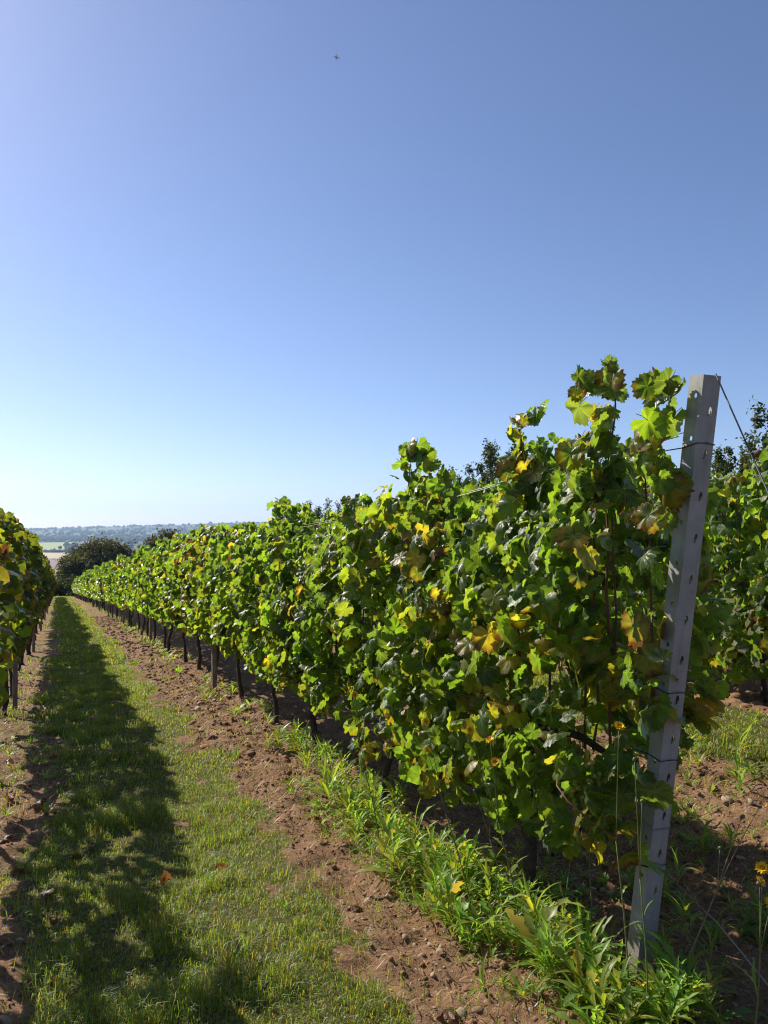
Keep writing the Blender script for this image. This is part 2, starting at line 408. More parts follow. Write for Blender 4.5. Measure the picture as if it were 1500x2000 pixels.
# ------------------------------------------------------------------ vine leaves
_KEY = [(0, .62), (14, .57), (30, .515), (42, .55), (55, .59), (68, .55), (84, .51), (98, .52), (112, .53), (132, .50), (150, .44), (166, .33), (180, .10)]
def leaf_arr(npts, rings, seed, droop=0.35, fold=0.18, wave=0.05, curl=0.0):
    r = np.random.default_rng(seed)
    asym = r.uniform(-0.06, 0.06)
    th = np.linspace(-180, 180, npts, endpoint=False) + (180.0 / npts if npts < 20 else 0)
    if npts < 20: th = np.array([-168, -140, -111, -84, -55, -29, 0, 29, 55, 84, 111, 140, 168, 180])[:npts]
    rad = np.interp(np.abs(th), [k[0] for k in _KEY], [k[1] for k in _KEY])
    if npts >= 20:
        rad = rad * (1 + 0.07 * np.where(np.arange(npts) % 2, 1, -1) * (np.abs(th) < 160) + r.uniform(-0.03, 0.03, npts))
    rad = rad * (1 + asym * np.sign(th))
    a = np.radians(th)
    V = [np.zeros((1, 3))]
    for k in range(1, rings + 1):
        f = (k / rings) ** 0.85
        V.append(np.stack([np.sin(a) * rad * f, np.cos(a) * rad * f, np.zeros(npts)], -1))
    V = np.vstack(V); uv = V.copy()
    x, y = V[:, 0], V[:, 1]; rr = np.hypot(x, y); ang = np.arctan2(x, y)
    ph = r.uniform(0, 6.28)
    z = fold * np.abs(x) * (1 if r.random() < 0.75 else -0.6) - droop * rr ** 2 * (0.7 + 0.6 * (y > 0))
    z = z + wave * np.sin(ang * 5 + ph) * (rr / 0.6) ** 1.5 + 0.035 * np.cos(ang * 7.2) * (rr / 0.6) * (npts >= 20)
    if curl:
        k = curl * (0.7 + 0.6 * r.random()); t = x * k
        x2 = np.sin(t) / k; z = z + (1 - np.cos(t)) / k
        t = y * k * 0.8; V[:, 0] = x2; V[:, 1] = np.sin(t) / (k * 0.8); z = z - (1 - np.cos(t)) / (k * 0.8) * 0.6
    V[:, 2] = z
    F = []
    for i in range(npts):
        j = (i + 1) % npts
        F.append((0, 1 + j, 1 + i))
        for k in range(rings - 1):
            a0 = 1 + k * npts + i; a1 = 1 + k * npts + j; b0 = a0 + npts; b1 = a1 + npts
            F += [(a0, a1, b1), (a0, b1, b0)]
    return V, np.array(F), uv

LEAF_HI, LEAF_MID, LEAF_LO, LEAF_M2 = [], [], [], []
for s in range(10):
    cu = 0 if s < 8 else 3.6
    V, F, uv = leaf_arr(40, 3, 100 + s, droop=0.35 + 0.18 * (s % 4), fold=0.16 + 0.14 * (s % 3), wave=0.05 + 0.03 * (s % 3), curl=cu)
    nb = len(F)
    P = np.array([(0, 0.0, 0.0), (0.01, -0.22, 0.05), (0.03, -0.45, -0.03)])
    tv, tf = tube_arr(P, [0.014, 0.012, 0.011], 4, cap=False)
    V2 = np.vstack([V, tv]); F2 = np.vstack([F, tf + len(V)]); uv2 = np.vstack([uv, np.zeros((len(tv), 3))])
    LEAF_HI.append(tri_mesh('leaf', V2, F2, [M['leaf'], M['petiole']], np.r_[np.zeros(nb), np.ones(len(tf))], luv=uv2, smooth=True))
for s in range(8):
    V, F, uv = leaf_arr(14, 2, 200 + s, droop=0.4 + 0.18 * (s % 4), fold=0.16 + 0.14 * (s % 3), wave=0.07, curl=0 if s < 7 else 3.2)
    LEAF_MID.append(tri_mesh('leaf', V, F, M['leaf'], luv=uv, smooth=True))
for s in range(8):
    LEAF_M2.append(leaf_arr(24, 2, 340 + s, droop=0.35 + 0.18 * (s % 4), fold=0.16 + 0.14 * (s % 3), wave=0.07))
    LEAF_LO.append(leaf_arr(14, 1, 300 + s, droop=0.4 + 0.18 * (s % 4), fold=0.16 + 0.14 * (s % 3), wave=0.07))

def norm(a): return a / (np.linalg.norm(a, axis=-1, keepdims=True) + 1e-9)

def leaf_colours(n, autumn, r, P=None):
    """rgba per leaf: base colour and browning."""
    k = r.random(n)
    if P is not None: autumn = autumn * 3.4 * sstep(0.50, 0.72, fbm(P[:, 1] * 2.6 + 31, P[:, 2] * 2.6 + P[:, 0], 71, 2)) + 0.008
    g = np.stack([r.uniform(0.034, 0.078, n), np.zeros(n), r.uniform(0.012, 0.026, n)], -1); g[:, 1] = g[:, 0] * r.uniform(1.4, 1.8, n) + 0.009
    yg = np.stack([r.uniform(0.085, 0.135, n), r.uniform(0.125, 0.175, n), r.uniform(0.016, 0.030, n)], -1)
    yl = np.stack([r.uniform(0.17, 0.23, n), r.uniform(0.16, 0.20, n), r.uniform(0.018, 0.03, n)], -1)
    c = np.where((k < 0.26)[:, None], yg, g); c = np.where((k < 0.01 + 0.35 * autumn)[:, None], yl, c)
    b = r.uniform(0.0, 0.22, n)
    b = np.where(r.random(n) < autumn * 1.2, r.uniform(0.3, 0.62, n), b)
    b = np.where(r.random(n) < autumn * 0.3, r.uniform(0.68, 1.0, n), b)
    return np.column_stack([c, b])

def leaf_frames(P, side, r, spread=0.75, up=0.40):
    """Rotation matrices (n,3,3): columns x, y (tip), z (blade normal)."""
    n = len(P)
    nrm = norm(np.stack([side * r.uniform(0.0, 1.0, n), r.normal(0, spread, n) + 0.12, up + r.normal(0, 0.5, n)], -1))
    tip = np.stack([side * r.uniform(0, 0.5, n) + r.normal(0, 0.3, n), r.normal(0, 0.5, n), -0.8 + r.normal(0, 0.35, n)], -1)
    tip = norm(tip - (tip * nrm).sum(-1, keepdims=True) * nrm)
    x = np.cross(tip, nrm)
    return np.stack([x, tip, nrm], -1)

def joined_leaves(name, P, Rm, S, C, variants, mat):
    Vs, Fs, Us, Cs = [], [], [], []; n0 = 0
    which = rng.integers(0, len(variants), len(P))
    for k, (V, F, uv) in enumerate(variants):
        sel = np.where(which == k)[0]
        if not len(sel): continue
        W = np.einsum('nij,vj->nvi', Rm[sel], V) * S[sel][:, None, None] + P[sel][:, None, :]
        nv = len(V); m = len(sel)
        Vs.append(W.reshape(-1, 3)); Us.append(np.tile(uv, (m, 1))); Cs.append(np.repeat(C[sel], nv, 0))
        Fs.append((F[None] + (np.arange(m) * nv)[:, None, None]).reshape(-1, 3) + n0); n0 += m * nv
    return tri_mesh(name, np.vstack(Vs), np.vstack(Fs), mat, luv=np.vstack(Us), tint=np.vstack(Cs), smooth=True)

# height of the canopy top above the ground along the row that starts at the end post
_TU = np.array([2.30, 2.50, 2.62, 2.75, 2.90, 3.02, 3.15, 3.30, 3.60, 3.95, 4.20, 4.42, 4.62, 5.00, 5.40, 5.75, 6.15, 6.60, 7.05, 7.30, 7.55, 7.9, 8.6, 9.3])
_TZ = np.array([2.06, 2.12, 2.00, 1.92, 2.06, 2.18, 2.04, 1.86, 1.84, 1.98, 2.22, 2.18, 1.96, 1.90, 2.04, 1.90, 1.76, 1.86, 2.10, 2.16, 2.06, 1.93, 2.02, 1.98])
_BU = np.array([2.3, 2.7, 3.3, 3.9, 4.4, 4.9, 5.4, 6.2, 7.0, 8.0, 9.5, 11])
_BZ = np.array([0.50, 0.50, 0.40, 0.38, 0.40, 0.43, 0.50, 0.54, 0.54, 0.56, 0.60, 0.64])
def top_1(u):
    return np.where(u < 9.3, np.interp(u, _TU, _TZ), 2.0 + 0.22 * (vnoise(u * 0.9, u * 0 + 3.3, 61)) - 0.04)
def bot_1(u): return np.interp(u, _BU, _BZ)
def top_0(u): return 1.98 + 0.32 * vnoise(u * 1.1, u * 0 + 8.3, 62) + 0.12 * np.exp(-((u - 9.0) / 0.8) ** 2)
def top_2(u): return 1.52 + 0.28 * np.exp(-((u - 4.1) / 0.35) ** 2) + 0.22 * vnoise(u * 2.2, u * 0 + 1.3, 63)

def canopy_points(u0, u1, n, top, bot, r, thin=1.0):
    """Leaf positions (across, along, above ground), side sign and shell depth."""
    u = r.uniform(u0, u1, n); T = top(u); B = bot(u) + 0.10 * (vnoise(u * 5, u * 0, 77) - 0.5)
    q = r.random(n) ** 0.92
    z = B + (T - B) * q
    side = np.where(r.random(n) < 0.5, -1.0, 1.0)
    width = (0.14 + 0.21 * np.sin(np.pi * np.clip(q * 0.92 + 0.06, 0, 1)) ** 0.7) * (0.42 + 1.16 * fbm(u * 2.4, z * 2.6 + 9 * side, 70, 2)) * thin
    width = width * np.where(q > 0.86, 0.62, 1.0)
    e = r.beta(3.2, 1.3, n)
    keep = (fbm(u * 3.3, z * 3.3 + 5 * side, 73, 2) > 0.36) | (r.random(n) < 0.3)
    width, e, u, z, side, q = (a_[keep] for a_ in (width, e, u, z, side, q))
    return np.stack([side * width * e, u, z], -1), side, e, q

def cane_tube(u, x, top_h, r, z0=0.8):
    k = 7; t = np.linspace(0, 1, k)
    P = np.stack([x + r.normal(0, 0.012, k).cumsum(), u + r.normal(0, 0.014, k).cumsum(), z0 + (top_h - z0) * t], -1)
    return tube_arr(P, np.linspace(0.0065, 0.0028, k), 5, cap=False)

def trunk_arrays(r, height=0.80, reach=0.65, lean=0.0):
    k = 14; t = np.linspace(0, 1, k)
    P = np.stack([0.026 * np.sin(t * 5 + r.uniform(0, 6)) + r.normal(0, 0.006, k), lean * (1 - t) + 0.03 * np.sin(t * 4 + r.uniform(0, 6)), -0.06 + (height + 0.06) * t], -1)
    rad = np.interp(t, [0, 0.1, 0.5, 0.85, 1], [0.042, 0.029, 0.022, 0.025, 0.034]) * r.uniform(0.75, 1.15)
    T = tube_arr(P, rad, 9, jitter=0.6)
    arms = []
    for s in (-1, 1):
        q = np.linspace(0, 1, 6)
        A = np.stack([P[-1][0] + r.normal(0, 0.012, 6), P[-1][1] + s * reach * q, height + 0.04 * np.sin(q * 3.1) + r.normal(0, 0.012, 6)], -1)
        arms.append(tube_arr(A, np.linspace(0.024, 0.012, 6), 6, jitter=0.35))
    return T, arms

def bunch_mesh(seed):
    r = np.random.default_rng(seed); mb = MB(); L = 0.15
    for i in range(46):
        t = r.random() ** 0.8; w = 0.034 * (1 - 0.75 * t) + 0.006; a = r.uniform(0, 6.28)
        c = np.array([math.cos(a) * w, math.sin(a) * w, -t * L])
        mb.add(ICO1[0] * r.uniform(0.0068, 0.0085) + c, ICO1[1])
    tv, tf = tube_arr(np.array([(0, 0, 0.05), (0.004, 0, 0.02), (0, 0, -0.03)]), 0.0022, 5)
    mb.add(tv, tf, 1)
    return mb.mesh('grape_bunch', [M['grape'], M['petiole']], smooth=True)
BUNCH = [bunch_mesh(i) for i in range(3)]

def near_vine(row, u, top, bot, label, group, n_leaf, seed, face, u0, u1, hi, autumn=0.09, extra=None, lean=0.0, n_obj=290, thin=1.0, bunches=3, canes=(), tone=1.0):
    """A grapevine with every leaf on the side one sees as an object of its own."""
    r = np.random.default_rng(seed)
    z0 = float(base_z(row, u)) + 0.04
    root = link('grapevine', None, loc=(row, u, z0)); root.empty_display_size = 0.2
    tag(root, label, 'grapevine', group)
    T, arms = trunk_arrays(r, 0.80, 0.62, lean)
    tr = link('trunk', MB().add(*T).mesh('trunk', M['bark'], True), root)
    for a in arms: link('arm', MB().add(*a).mesh('arm', M['bark'], True), tr)
    for k in range(9):
        uu = u0 + (u1 - u0) * (k + 0.5) / 9 + r.normal(0, 0.04)
        th = float(top(np.array([uu]))[0]) - 0.14
        link('shoot', MB().add(*cane_tube(uu - u, r.normal(0, 0.06), th, r)).mesh('shoot', M['cane'], True), root)
    for k in range(5):
        a_ = r.uniform(u0, u1) - u; zb = r.uniform(0.7, 1.3); t_ = np.linspace(0, 1, 6)
        P_ = np.stack([face * (0.16 + 0.14 * np.sin(t_ * 3)), a_ + (r.normal(0, 0.30)) * t_, zb + r.uniform(-0.25, 0.65) * t_ + 0.06 * np.sin(t_ * 4)], -1)
        link('shoot', MB().add(*tube_arr(P_, np.linspace(0.0048, 0.0022, 6), 5, cap=False)).mesh('shoot', M['cane'], True), root)
    for uu, xx, zb, zt in canes: link('shoot', MB().add(*cane_tube(uu - u, xx, zt, r, zb)).mesh('shoot', M['cane'], True), root)
    P, side, e, q = canopy_points(u0, u1, n_leaf, top, bot, r, thin)
    if extra is not None:
        P = np.vstack([P, extra[0]]); side = np.r_[side, extra[1]]; e = np.r_[e, np.ones(len(extra[1]))]; q = np.r_[q, np.ones(len(extra[1]))]
    P[:, 1] -= u
    Rm = leaf_frames(P, side, r); S = (0.045 + 0.080 * r.beta(1.5, 1.5, len(P))) * np.where(q > 0.93, 0.82, 1)
    if extra is not None: S[-len(extra[1]):] *= 1.32
    C = leaf_colours(len(P), autumn, r, P + np.array([0, u, 0])); C[:, :3] *= tone  # tone puts the shaded row's dimness, and its olive cast, into the leaf colour
    if extra is not None: C[-len(extra[1]):] = leaf_colours(len(extra[1]), 0.26, r); C[:, 3] = np.where(C[:, 3] > 0.6, 0.42 + 0.3 * (C[:, 3] - 0.6), C[:, 3]) if extra is not None else C[:, 3]
    score = e + 0.35 * r.random(len(P)) - 2.0 * (side != face) * (q < 0.93) - 0.4 * (side != face)
    order = np.argsort(-score); mine = order[:n_obj]; rest = order[n_obj:]
    if extra is not None:
        ex = np.arange(len(P) - len(extra[1]), len(P)); mine = np.unique(np.r_[ex, mine])[:]; mine = np.r_[ex, np.setdiff1d(order[:n_obj], ex)][:299]; rest = np.setdiff1d(np.arange(len(P)), mine)
    pool = LEAF_HI if hi else LEAF_MID
    for i in mine:
        dried = C[i, 3] > 0.7
        me = pool[-1 - (i % 2 if hi else 0)] if dried and i % 3 else pool[r.integers(0, len(pool) - (2 if hi else 1))]
        o = link('leaf', me, root)
        m = Matrix.Identity(4)
        for a in range(3):
            for b in range(3): m[a][b] = Rm[i, a, b] * S[i]
            m[a][3] = P[i, a]
        o.matrix_basis = m; o.color = C[i]
    f = link('foliage', joined_leaves('foliage', P[rest], Rm[rest], S[rest], C[rest], LEAF_M2 if hi else LEAF_LO, M['leaf_mass']), root); f['kind'] = 'stuff'
    for k in range(bunches):
        b = link('grape_bunch', BUNCH[k % 3], root, (face * r.uniform(0.10, 0.24), r.uniform(u0, u1) - u, r.uniform(0.66, 0.92))); b.rotation_euler[2] = r.uniform(0, 6)
    return root

ORD = ['first', 'second', 'third', 'fourth', 'fifth', 'sixth', 'seventh', 'eighth', 'ninth', 'tenth', 'eleventh', 'twelfth']
U1 = [3.11, 4.75, 6.37, 7.63, 9.35, 10.85, 12.25, 13.75]
edges = [2.36, 3.85, 5.55, 7.0, 8.45, 10.1, 11.55, 13.0, 14.45]

# foliage hanging round the end post and the tall shoots above it
def shoot_cluster(u, x, z0, z1, n, r, spread=0.10, tilt=0.0):
    t = r.random(n); z = z0 + (z1 - z0) * t
    w = spread * (1.15 - 0.55 * t)
    a = r.uniform(0, 6.28, n)
    P = np.stack([x + np.cos(a) * w * r.uniform(0.4, 1.2, n), u - tilt * z + np.sin(a) * w * r.uniform(0.4, 1.2, n), z], -1)
    return P, np.where(r.random(n) < 0.7, -1.0, 1.0)
rr = np.random.default_rng(5)
ex = [shoot_cluster(2.46, -0.10, 1.75, 2.34, 40, rr, 0.12), shoot_cluster(2.46, -0.085, 1.85, 2.22, 18, rr, 0.085, 0.158), shoot_cluster(2.43, -0.10, 1.05, 1.9, 36, rr, 0.10, 0.158), shoot_cluster(2.42, -0.10, 0.5, 1.2, 28, rr, 0.10, 0.158), shoot_cluster(3.00, -0.08, 1.80, 2.24, 34, rr, 0.11)]
ex0 = (np.vstack([e[0] for e in ex]), np.concatenate([e[1] for e in ex]))
ex1p = shoot_cluster(4.22, -0.06, 1.80, 2.26, 38, rr, 0.14)
ex3p = shoot_cluster(7.28, -0.05, 1.8, 2.2, 34, rr, 0.16)

row_group = 'grapevines in the row that starts at the end post'
V1_LABEL = ['grapevine beside the grey end post, with tall shoots rising past its top',
            'second grapevine from the grey end post, its peak standing above the wires',
            'third grapevine from the grey end post, with a dark trunk above leafy weeds',
            'fourth grapevine from the grey end post, a tall clump of shoots on top',
            'fifth grapevine from the grey end post, just before the slim wooden row post',
            'sixth grapevine from the grey end post, just past the slim wooden row post',
            'seventh grapevine from the grey end post in the sunlit row',
            'eighth grapevine from the grey end post in the sunlit row']
V1 = []
for k, u in enumerate(U1):
    d = depth_of(ROW_1, u)
    V1.append(near_vine(ROW_1, u, top_1, bot_1, V1_LABEL[k], row_group, 2150 if k < 3 else 1700, 400 + k, -1, edges[k], edges[k + 1] + 0.08, d < 8.5,
              autumn=[0.15, 0.11, 0.09, 0.08, 0.07, 0.06, 0.06, 0.06][k], extra={0: ex0, 1: ex1p, 3: ex3p}.get(k), lean=[0.0, 0.05, 0.0, 0.1, -0.05, 0.0, 0.04, 0][k],
              canes={0: ((2.43, -0.09, 1.3, 2.30), (2.29, -0.06, 1.0, 2.0), (3.0, -0.08, 1.4, 2.14)), 1: ((4.2, -0.06, 1.4, 2.16),)}.get(k, ())))
bot_c = lambda u: 0.80 + 0 * u
for k, (u, a, b) in enumerate(((8.4, 7.7, 9.15), (9.85, 9.15, 10.55), (11.25, 10.55, 11.95), (12.65, 11.95, 13.4))):
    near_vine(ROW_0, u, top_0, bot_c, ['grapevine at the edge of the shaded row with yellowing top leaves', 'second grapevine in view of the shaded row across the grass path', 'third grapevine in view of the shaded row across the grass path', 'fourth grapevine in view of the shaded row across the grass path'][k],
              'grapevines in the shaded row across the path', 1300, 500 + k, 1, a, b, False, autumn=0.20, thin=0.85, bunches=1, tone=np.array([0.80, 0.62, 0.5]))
for k, (u, a, b) in enumerate(((4.3, 3.6, 5.0), (5.7, 5.0, 6.5))):
    near_vine(ROW_2, u, top_2, lambda u: 0.14 + 0 * u, ['grapevine seen beyond the end post at the edge of the next row', 'grapevine of the next row glimpsed just behind the end post'][k],
              'grapevines in the row behind the end post', 1350, 600 + k, -1, a, b, False, autumn=0.08, thin=0.95)

# the vines further along: copies of a few kinds
def far_kind(seed, n, size, autumn, variants, mat, h=2.05, b=0.60, length=1.45, thin=0.9, tone=1.0):
    r = np.random.default_rng(seed)
    top = lambda u: h + 0.22 * (vnoise(u * 2.3 + seed, u * 0, 64) - 0.5)
    P, side, e, q = canopy_points(-length / 2 - 0.05, length / 2 + 0.05, n, top, lambda u: b + 0 * u, r, thin)
    Rm = leaf_frames(P, side, r); n = len(P); S = r.uniform(0.7, 1.3, n) * size
    return joined_leaves('foliage', P, Rm, S, np.array([tone * (1.25 if tone < 1 else 1), tone, tone, 1]) * leaf_colours(n, autumn, r, P + np.array([0, seed * 3.1, 0])), variants, mat)  # tone below one paints the row's shade, with an olive cast, into its leaves
FAR_A = [far_kind(700 + i, 1250, 0.095, 0.05, LEAF_LO, M['leaf_far']) for i in range(5)]
FAR_B = [far_kind(720 + i, 500, 0.155, 0.04, LEAF_LO, M['leaf_far']) for i in range(4)]
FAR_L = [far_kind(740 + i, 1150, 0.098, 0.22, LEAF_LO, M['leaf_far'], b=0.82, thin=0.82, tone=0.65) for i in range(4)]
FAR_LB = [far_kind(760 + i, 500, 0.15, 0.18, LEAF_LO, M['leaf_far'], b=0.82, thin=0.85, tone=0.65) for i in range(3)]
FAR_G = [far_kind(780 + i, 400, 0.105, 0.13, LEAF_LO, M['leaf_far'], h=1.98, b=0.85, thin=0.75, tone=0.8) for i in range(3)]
TRUNKS = []
for i in range(4):
    T, arms = trunk_arrays(np.random.default_rng(800 + i), 0.80, 0.62, [0, 0.06, -0.05, 0.1][i])
    mb = MB().add(*T)
    for a in arms: mb.add(*a)
    TRUNKS.append(mb.mesh('trunk', M['bark'], True))
def far_row(row, us, kinds, far_kinds, label_far, group, named=(), heights=None):
    for i, u in enumerate(us):
        u = float(u + (rng.uniform(-0.22, 0.22) if not heights else 0))
        root = link('grapevine', None, loc=(row + rng.normal(0, 0.015), u, float(base_z(row, u)) + (0.04 if u < 30 else 0.01)))
        root.empty_display_size = 0.2
        tag(root, named[i] if i < len(named) else label_far, 'grapevine', group)
        t_ = link('trunk', TRUNKS[rng.integers(0, 4)], root); t_.scale = (rng.uniform(0.8, 1.3),) * 2 + (1,)
        ks = kinds if u < 34 else far_kinds
        f = link('foliage', ks[rng.integers(0, len(ks))], root); f['kind'] = 'stuff'
        sx = 1 if rng.random() < 0.5 else -1
        f.rotation_euler[2] = 0 if sx > 0 else math.pi
        hs_ = heights[i] if heights else rng.uniform(0.93, 1.08)
        f.scale = (rng.uniform(0.85, 1.15), rng.uniform(0.9, 1.05), hs_)
        t_.rotation_euler = (R(rng.normal(0, 3.5)), R(rng.normal(0, 3)), rng.choice([0, math.pi]))
far_row(ROW_1, np.arange(15.2, 105, 1.42), FAR_A, FAR_B, 'far grapevine in the sunlit row, well beyond the slim wooden row post', row_group,
        ['ninth grapevine from the grey end post in the sunlit row', 'tenth grapevine from the grey end post in the sunlit row', 'eleventh grapevine from the grey end post, next to a thin stake'])
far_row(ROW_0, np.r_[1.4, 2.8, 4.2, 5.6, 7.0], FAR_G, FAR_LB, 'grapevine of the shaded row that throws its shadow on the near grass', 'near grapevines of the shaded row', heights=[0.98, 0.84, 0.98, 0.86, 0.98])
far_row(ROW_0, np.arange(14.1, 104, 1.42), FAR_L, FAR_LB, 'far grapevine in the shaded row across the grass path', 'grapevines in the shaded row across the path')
far_row(ROW_2, np.r_[2.95], FAR_A, FAR_B, 'first grapevine of the next row, past the edge of the picture', 'first vine of the next row', heights=[0.84])
far_row(7.4, np.arange(3.0, 22, 1.42), FAR_A, FAR_B, 'grapevine two rows beyond the end post, hidden behind the next row', 'grapevines two rows beyond the end post')
far_row(ROW_2, np.arange(7.2, 80, 1.42), FAR_A, FAR_B, 'grapevine in the next row, mostly hidden behind the sunlit row', 'grapevines in the row behind the end post')

# ------------------------------------------------------------------ end post, row posts, wires
def end_post():
    x0, u0 = ROW_1 + 0.02, 2.40
    z0 = gz(x0, u0)
    root = link('end_post', None, loc=(x0, u0, z0))
    tag(root, 'grey galvanised steel end post with punched holes, leaning away from the vines', 'post')
    H, lean = 2.22, 0.352; wx, wy, t = 0.074, 0.066, 0.004
    bm = bmesh.new()
    pts = [(-wx / 2, wy / 2), (-wx / 2, -wy / 2), (wx / 2, -wy / 2), (wx / 2, wy / 2), (wx / 2 - t, wy / 2), (wx / 2 - t, -wy / 2 + t), (-wx / 2 + t, -wy / 2 + t), (-wx / 2 + t, wy / 2)]
    lo = [bm.verts.new((x, y, -0.25)) for x, y in pts]; hi = [bm.verts.new((x, y, H)) for x, y in pts]
    n = len(pts)
    for i in range(n):
        j = (i + 1) % n; bm.faces.new((lo[i], lo[j], hi[j], hi[i]))
    for a, b, c, d in ((0, 1, 6, 7), (1, 2, 5, 6), (2, 3, 4, 5)):
        bm.faces.new((hi[a], hi[b], hi[c], hi[d])); bm.faces.new((lo[d], lo[c], lo[b], lo[a]))
    bmesh.ops.recalc_face_normals(bm, faces=bm.faces)
    me = bpy.data.meshes.new('profile'); bm.to_mesh(me); bm.free(); me.materials.append(M['post'])
    prof = link('profile', me, root)
    mb = MB(); zs = np.arange(0.36, H - 0.03, 0.145)
    for i, z in enumerate(zs):
        zz = z
        # slot in the outer face, round hole in the face beside the path
        ang = np.arange(10) / 10 * 2 * math.pi
        def prism(cx, cz, rx, rz, axis_y):
            a = np.stack([cx + np.cos(ang) * rx, cz + np.sin(ang) * rz], -1)
            if axis_y: Va = np.vstack([np.column_stack([a[:, 0], np.full(10, -wy / 2 - 0.01), a[:, 1]]), np.column_stack([a[:, 0], np.full(10, -wy / 2 + 0.012), a[:, 1]])])
            else: Va = np.vstack([np.column_stack([np.full(10, -wx / 2 - 0.01), -a[:, 0], a[:, 1]]), np.column_stack([np.full(10, -wx / 2 + 0.012), -a[:, 0], a[:, 1]])])
            Fa = []
            for k in range(10):
                j = (k + 1) % 10; Fa += [(k, j, 10 + j), (k, 10 + j, 10 + k)]
            for k in range(1, 9): Fa += [(0, k + 1, k), (10, 10 + k, 11 + k)]
            mb.add(Va, np.array(Fa))
        prism(0.008, zz, 0.0075, 0.016, True)
        prism(0.004, zz + 0.05, 0.0085, 0.009, False)
    cut = link('cutter', mb.mesh('cutter', M['post']), root)
    bm = bmesh.new(); bm.from_mesh(cut.data); bmesh.ops.recalc_face_normals(bm, faces=bm.faces); bm.to_mesh(cut.data); bm.free()
    md = prof.modifiers.new('b', 'BOOLEAN'); md.object = cut; md.operation = 'DIFFERENCE'; md.solver = 'EXACT'
    bpy.context.view_layer.update(); dg = bpy.context.evaluated_depsgraph_get()
    new = bpy.data.meshes.new_from_object(prof.evaluated_get(dg)); prof.modifiers.clear(); prof.data = new
    bpy.data.objects.remove(cut)
    # the tongues punched out of the slots stand proud as wire hooks
    for z in zs:
        P = np.array([(0.003, -wy / 2 + 0.001, z - 0.016), (0.003, -wy / 2 - 0.007, z - 0.010), (0.003, -wy / 2 - 0.008, z + 0.000)])
        link('wire_hook', MB().add(*tube_arr(P, [0.0026, 0.0024, 0.0018], 5)).mesh('wire_hook', M['post']), prof)
    def loop(z, tilt, mat, rad=0.0022):
        c = [(-wx / 2 - 0.03, wy / 2 + 0.05, z - tilt), (-wx / 2 - 0.002, wy / 2, z - tilt * 0.6), (-wx / 2 - 0.003, -wy / 2 - 0.003, z), (0.0, -wy / 2 - 0.006, z + 0.003), (wx / 2 + 0.003, -wy / 2 - 0.003, z - 0.002), (wx / 2 + 0.003, wy / 2, z - tilt * 0.3)]
        link('wire_loop', MB().add(*tube_arr(np.array(c), rad, 5)).mesh('wire_loop', mat, True), root)
    for z, tl, m in ((1.99, 0.035, M['tie']), (1.11, 0.0, M['tie']), (0.86, 0.0, M['tie']), (0.60, -0.02, M['wire']), (0.46, 0.05, M['tie'])): loop(z, tl, m)
    root.rotation_euler = (math.atan2(lean, H), R(0.6), R(-2))
    return root
post = end_post()
def post_at(z):
    """Point on the leaning end post z above its foot."""
    return np.array([ROW_1 + 0.02, 2.40 - 0.358 / 2.26 * z, gz(ROW_1 + 0.02, 2.40) + z])

for row, us, nm in ((ROW_1, (10.24, 17.8, 25.4, 33.0, 40.6, 48.2, 56), 'sunlit'), (ROW_0, (10.2, 17.8, 25.4, 33.0, 40.6), 'shaded'), (ROW_2, (9.9,), 'next')):
    for k, u in enumerate(us):
        z = gz(row, u)
        V, F = box_arr(-0.027, 0.027, -0.032, 0.032, -0.2, 1.98)
        o = link('row_post', MB().add(V, F).mesh('row_post', M['wood']), loc=(row - (0.13 if row == ROW_1 else -0.10), u, z))
        bv = o.modifiers.new('edge', 'BEVEL'); bv.width = 0.006; bv.segments = 2
        o.rotation_euler = (R(rng.normal(0, 0.8)), R(rng.normal(0, 0.8)), R(rng.normal(0, 4)))
        if nm == 'sunlit' and k == 0: tag(o, 'slim weathered wooden row post between the fifth and sixth vines', 'post', 'row posts')
        elif nm == 'shaded' and k == 0: tag(o, 'pale wooden row post low at the edge of the shaded row', 'post', 'row posts')
        elif nm == 'sunlit' and k == 1: tag(o, 'second wooden row post along the sunlit row, beside a thin stake', 'post', 'row posts')
        else: tag(o, 'wooden row post far along the %s row, half hidden in leaves' % nm, 'post', 'row posts')
V, F = tube_arr(np.array([(0, 0, -0.1), (0, 0, 1.0), (0.01, 0, 1.9)]), 0.006, 6)
o = link('stake', MB().add(V, F).mesh('stake', M['wire'], True), loc=(ROW_1 - 0.34, 17.4, gz(ROW_1 - 0.34, 17.4))); tag(o, 'thin pale metal stake standing against the sunlit vines', 'stake')

def wire(row, dx, h, u0, u1, label, start=None, rad=0.0016):
    us = np.r_[np.arange(u0, 30, 1.9), np.arange(30, u1, 6.0)]
    P = np.stack([np.full(len(us), row + dx), us, base_z(row, us) + h - 0.012 * np.abs(np.sin(us / 7.6 * math.pi))], -1)
    if start is not None: P[0] = start
    o = link('trellis_wire', MB().add(*tube_arr(P, rad, 5)).mesh('trellis_wire', M['wire'], True))
    tag(o, label, 'wire', 'trellis wires')
for h, dx, lb in ((0.80, 0.0, 'lowest trellis wire of the sunlit row, carrying the vine arms'), (1.18, -0.05, 'middle trellis wire on the path side of the sunlit row'),
                  (1.55, -0.05, 'upper middle trellis wire among the leaves of the sunlit row'), (1.93, -0.045, 'top trellis wire on the path side of the sunlit row'), (1.96, 0.045, 'top trellis wire on the far side of the sunlit row')):
    wire(ROW_1, dx, h, 2.35, 104, lb, post_at(h + 0.06) + np.array([dx * 0.9, 0.04, 0]))
for h, lb in ((0.80, 'lowest trellis wire of the shaded row'), (1.9, 'top trellis wire of the shaded row')): wire(ROW_0, 0.03, h, 1.0, 104, lb)
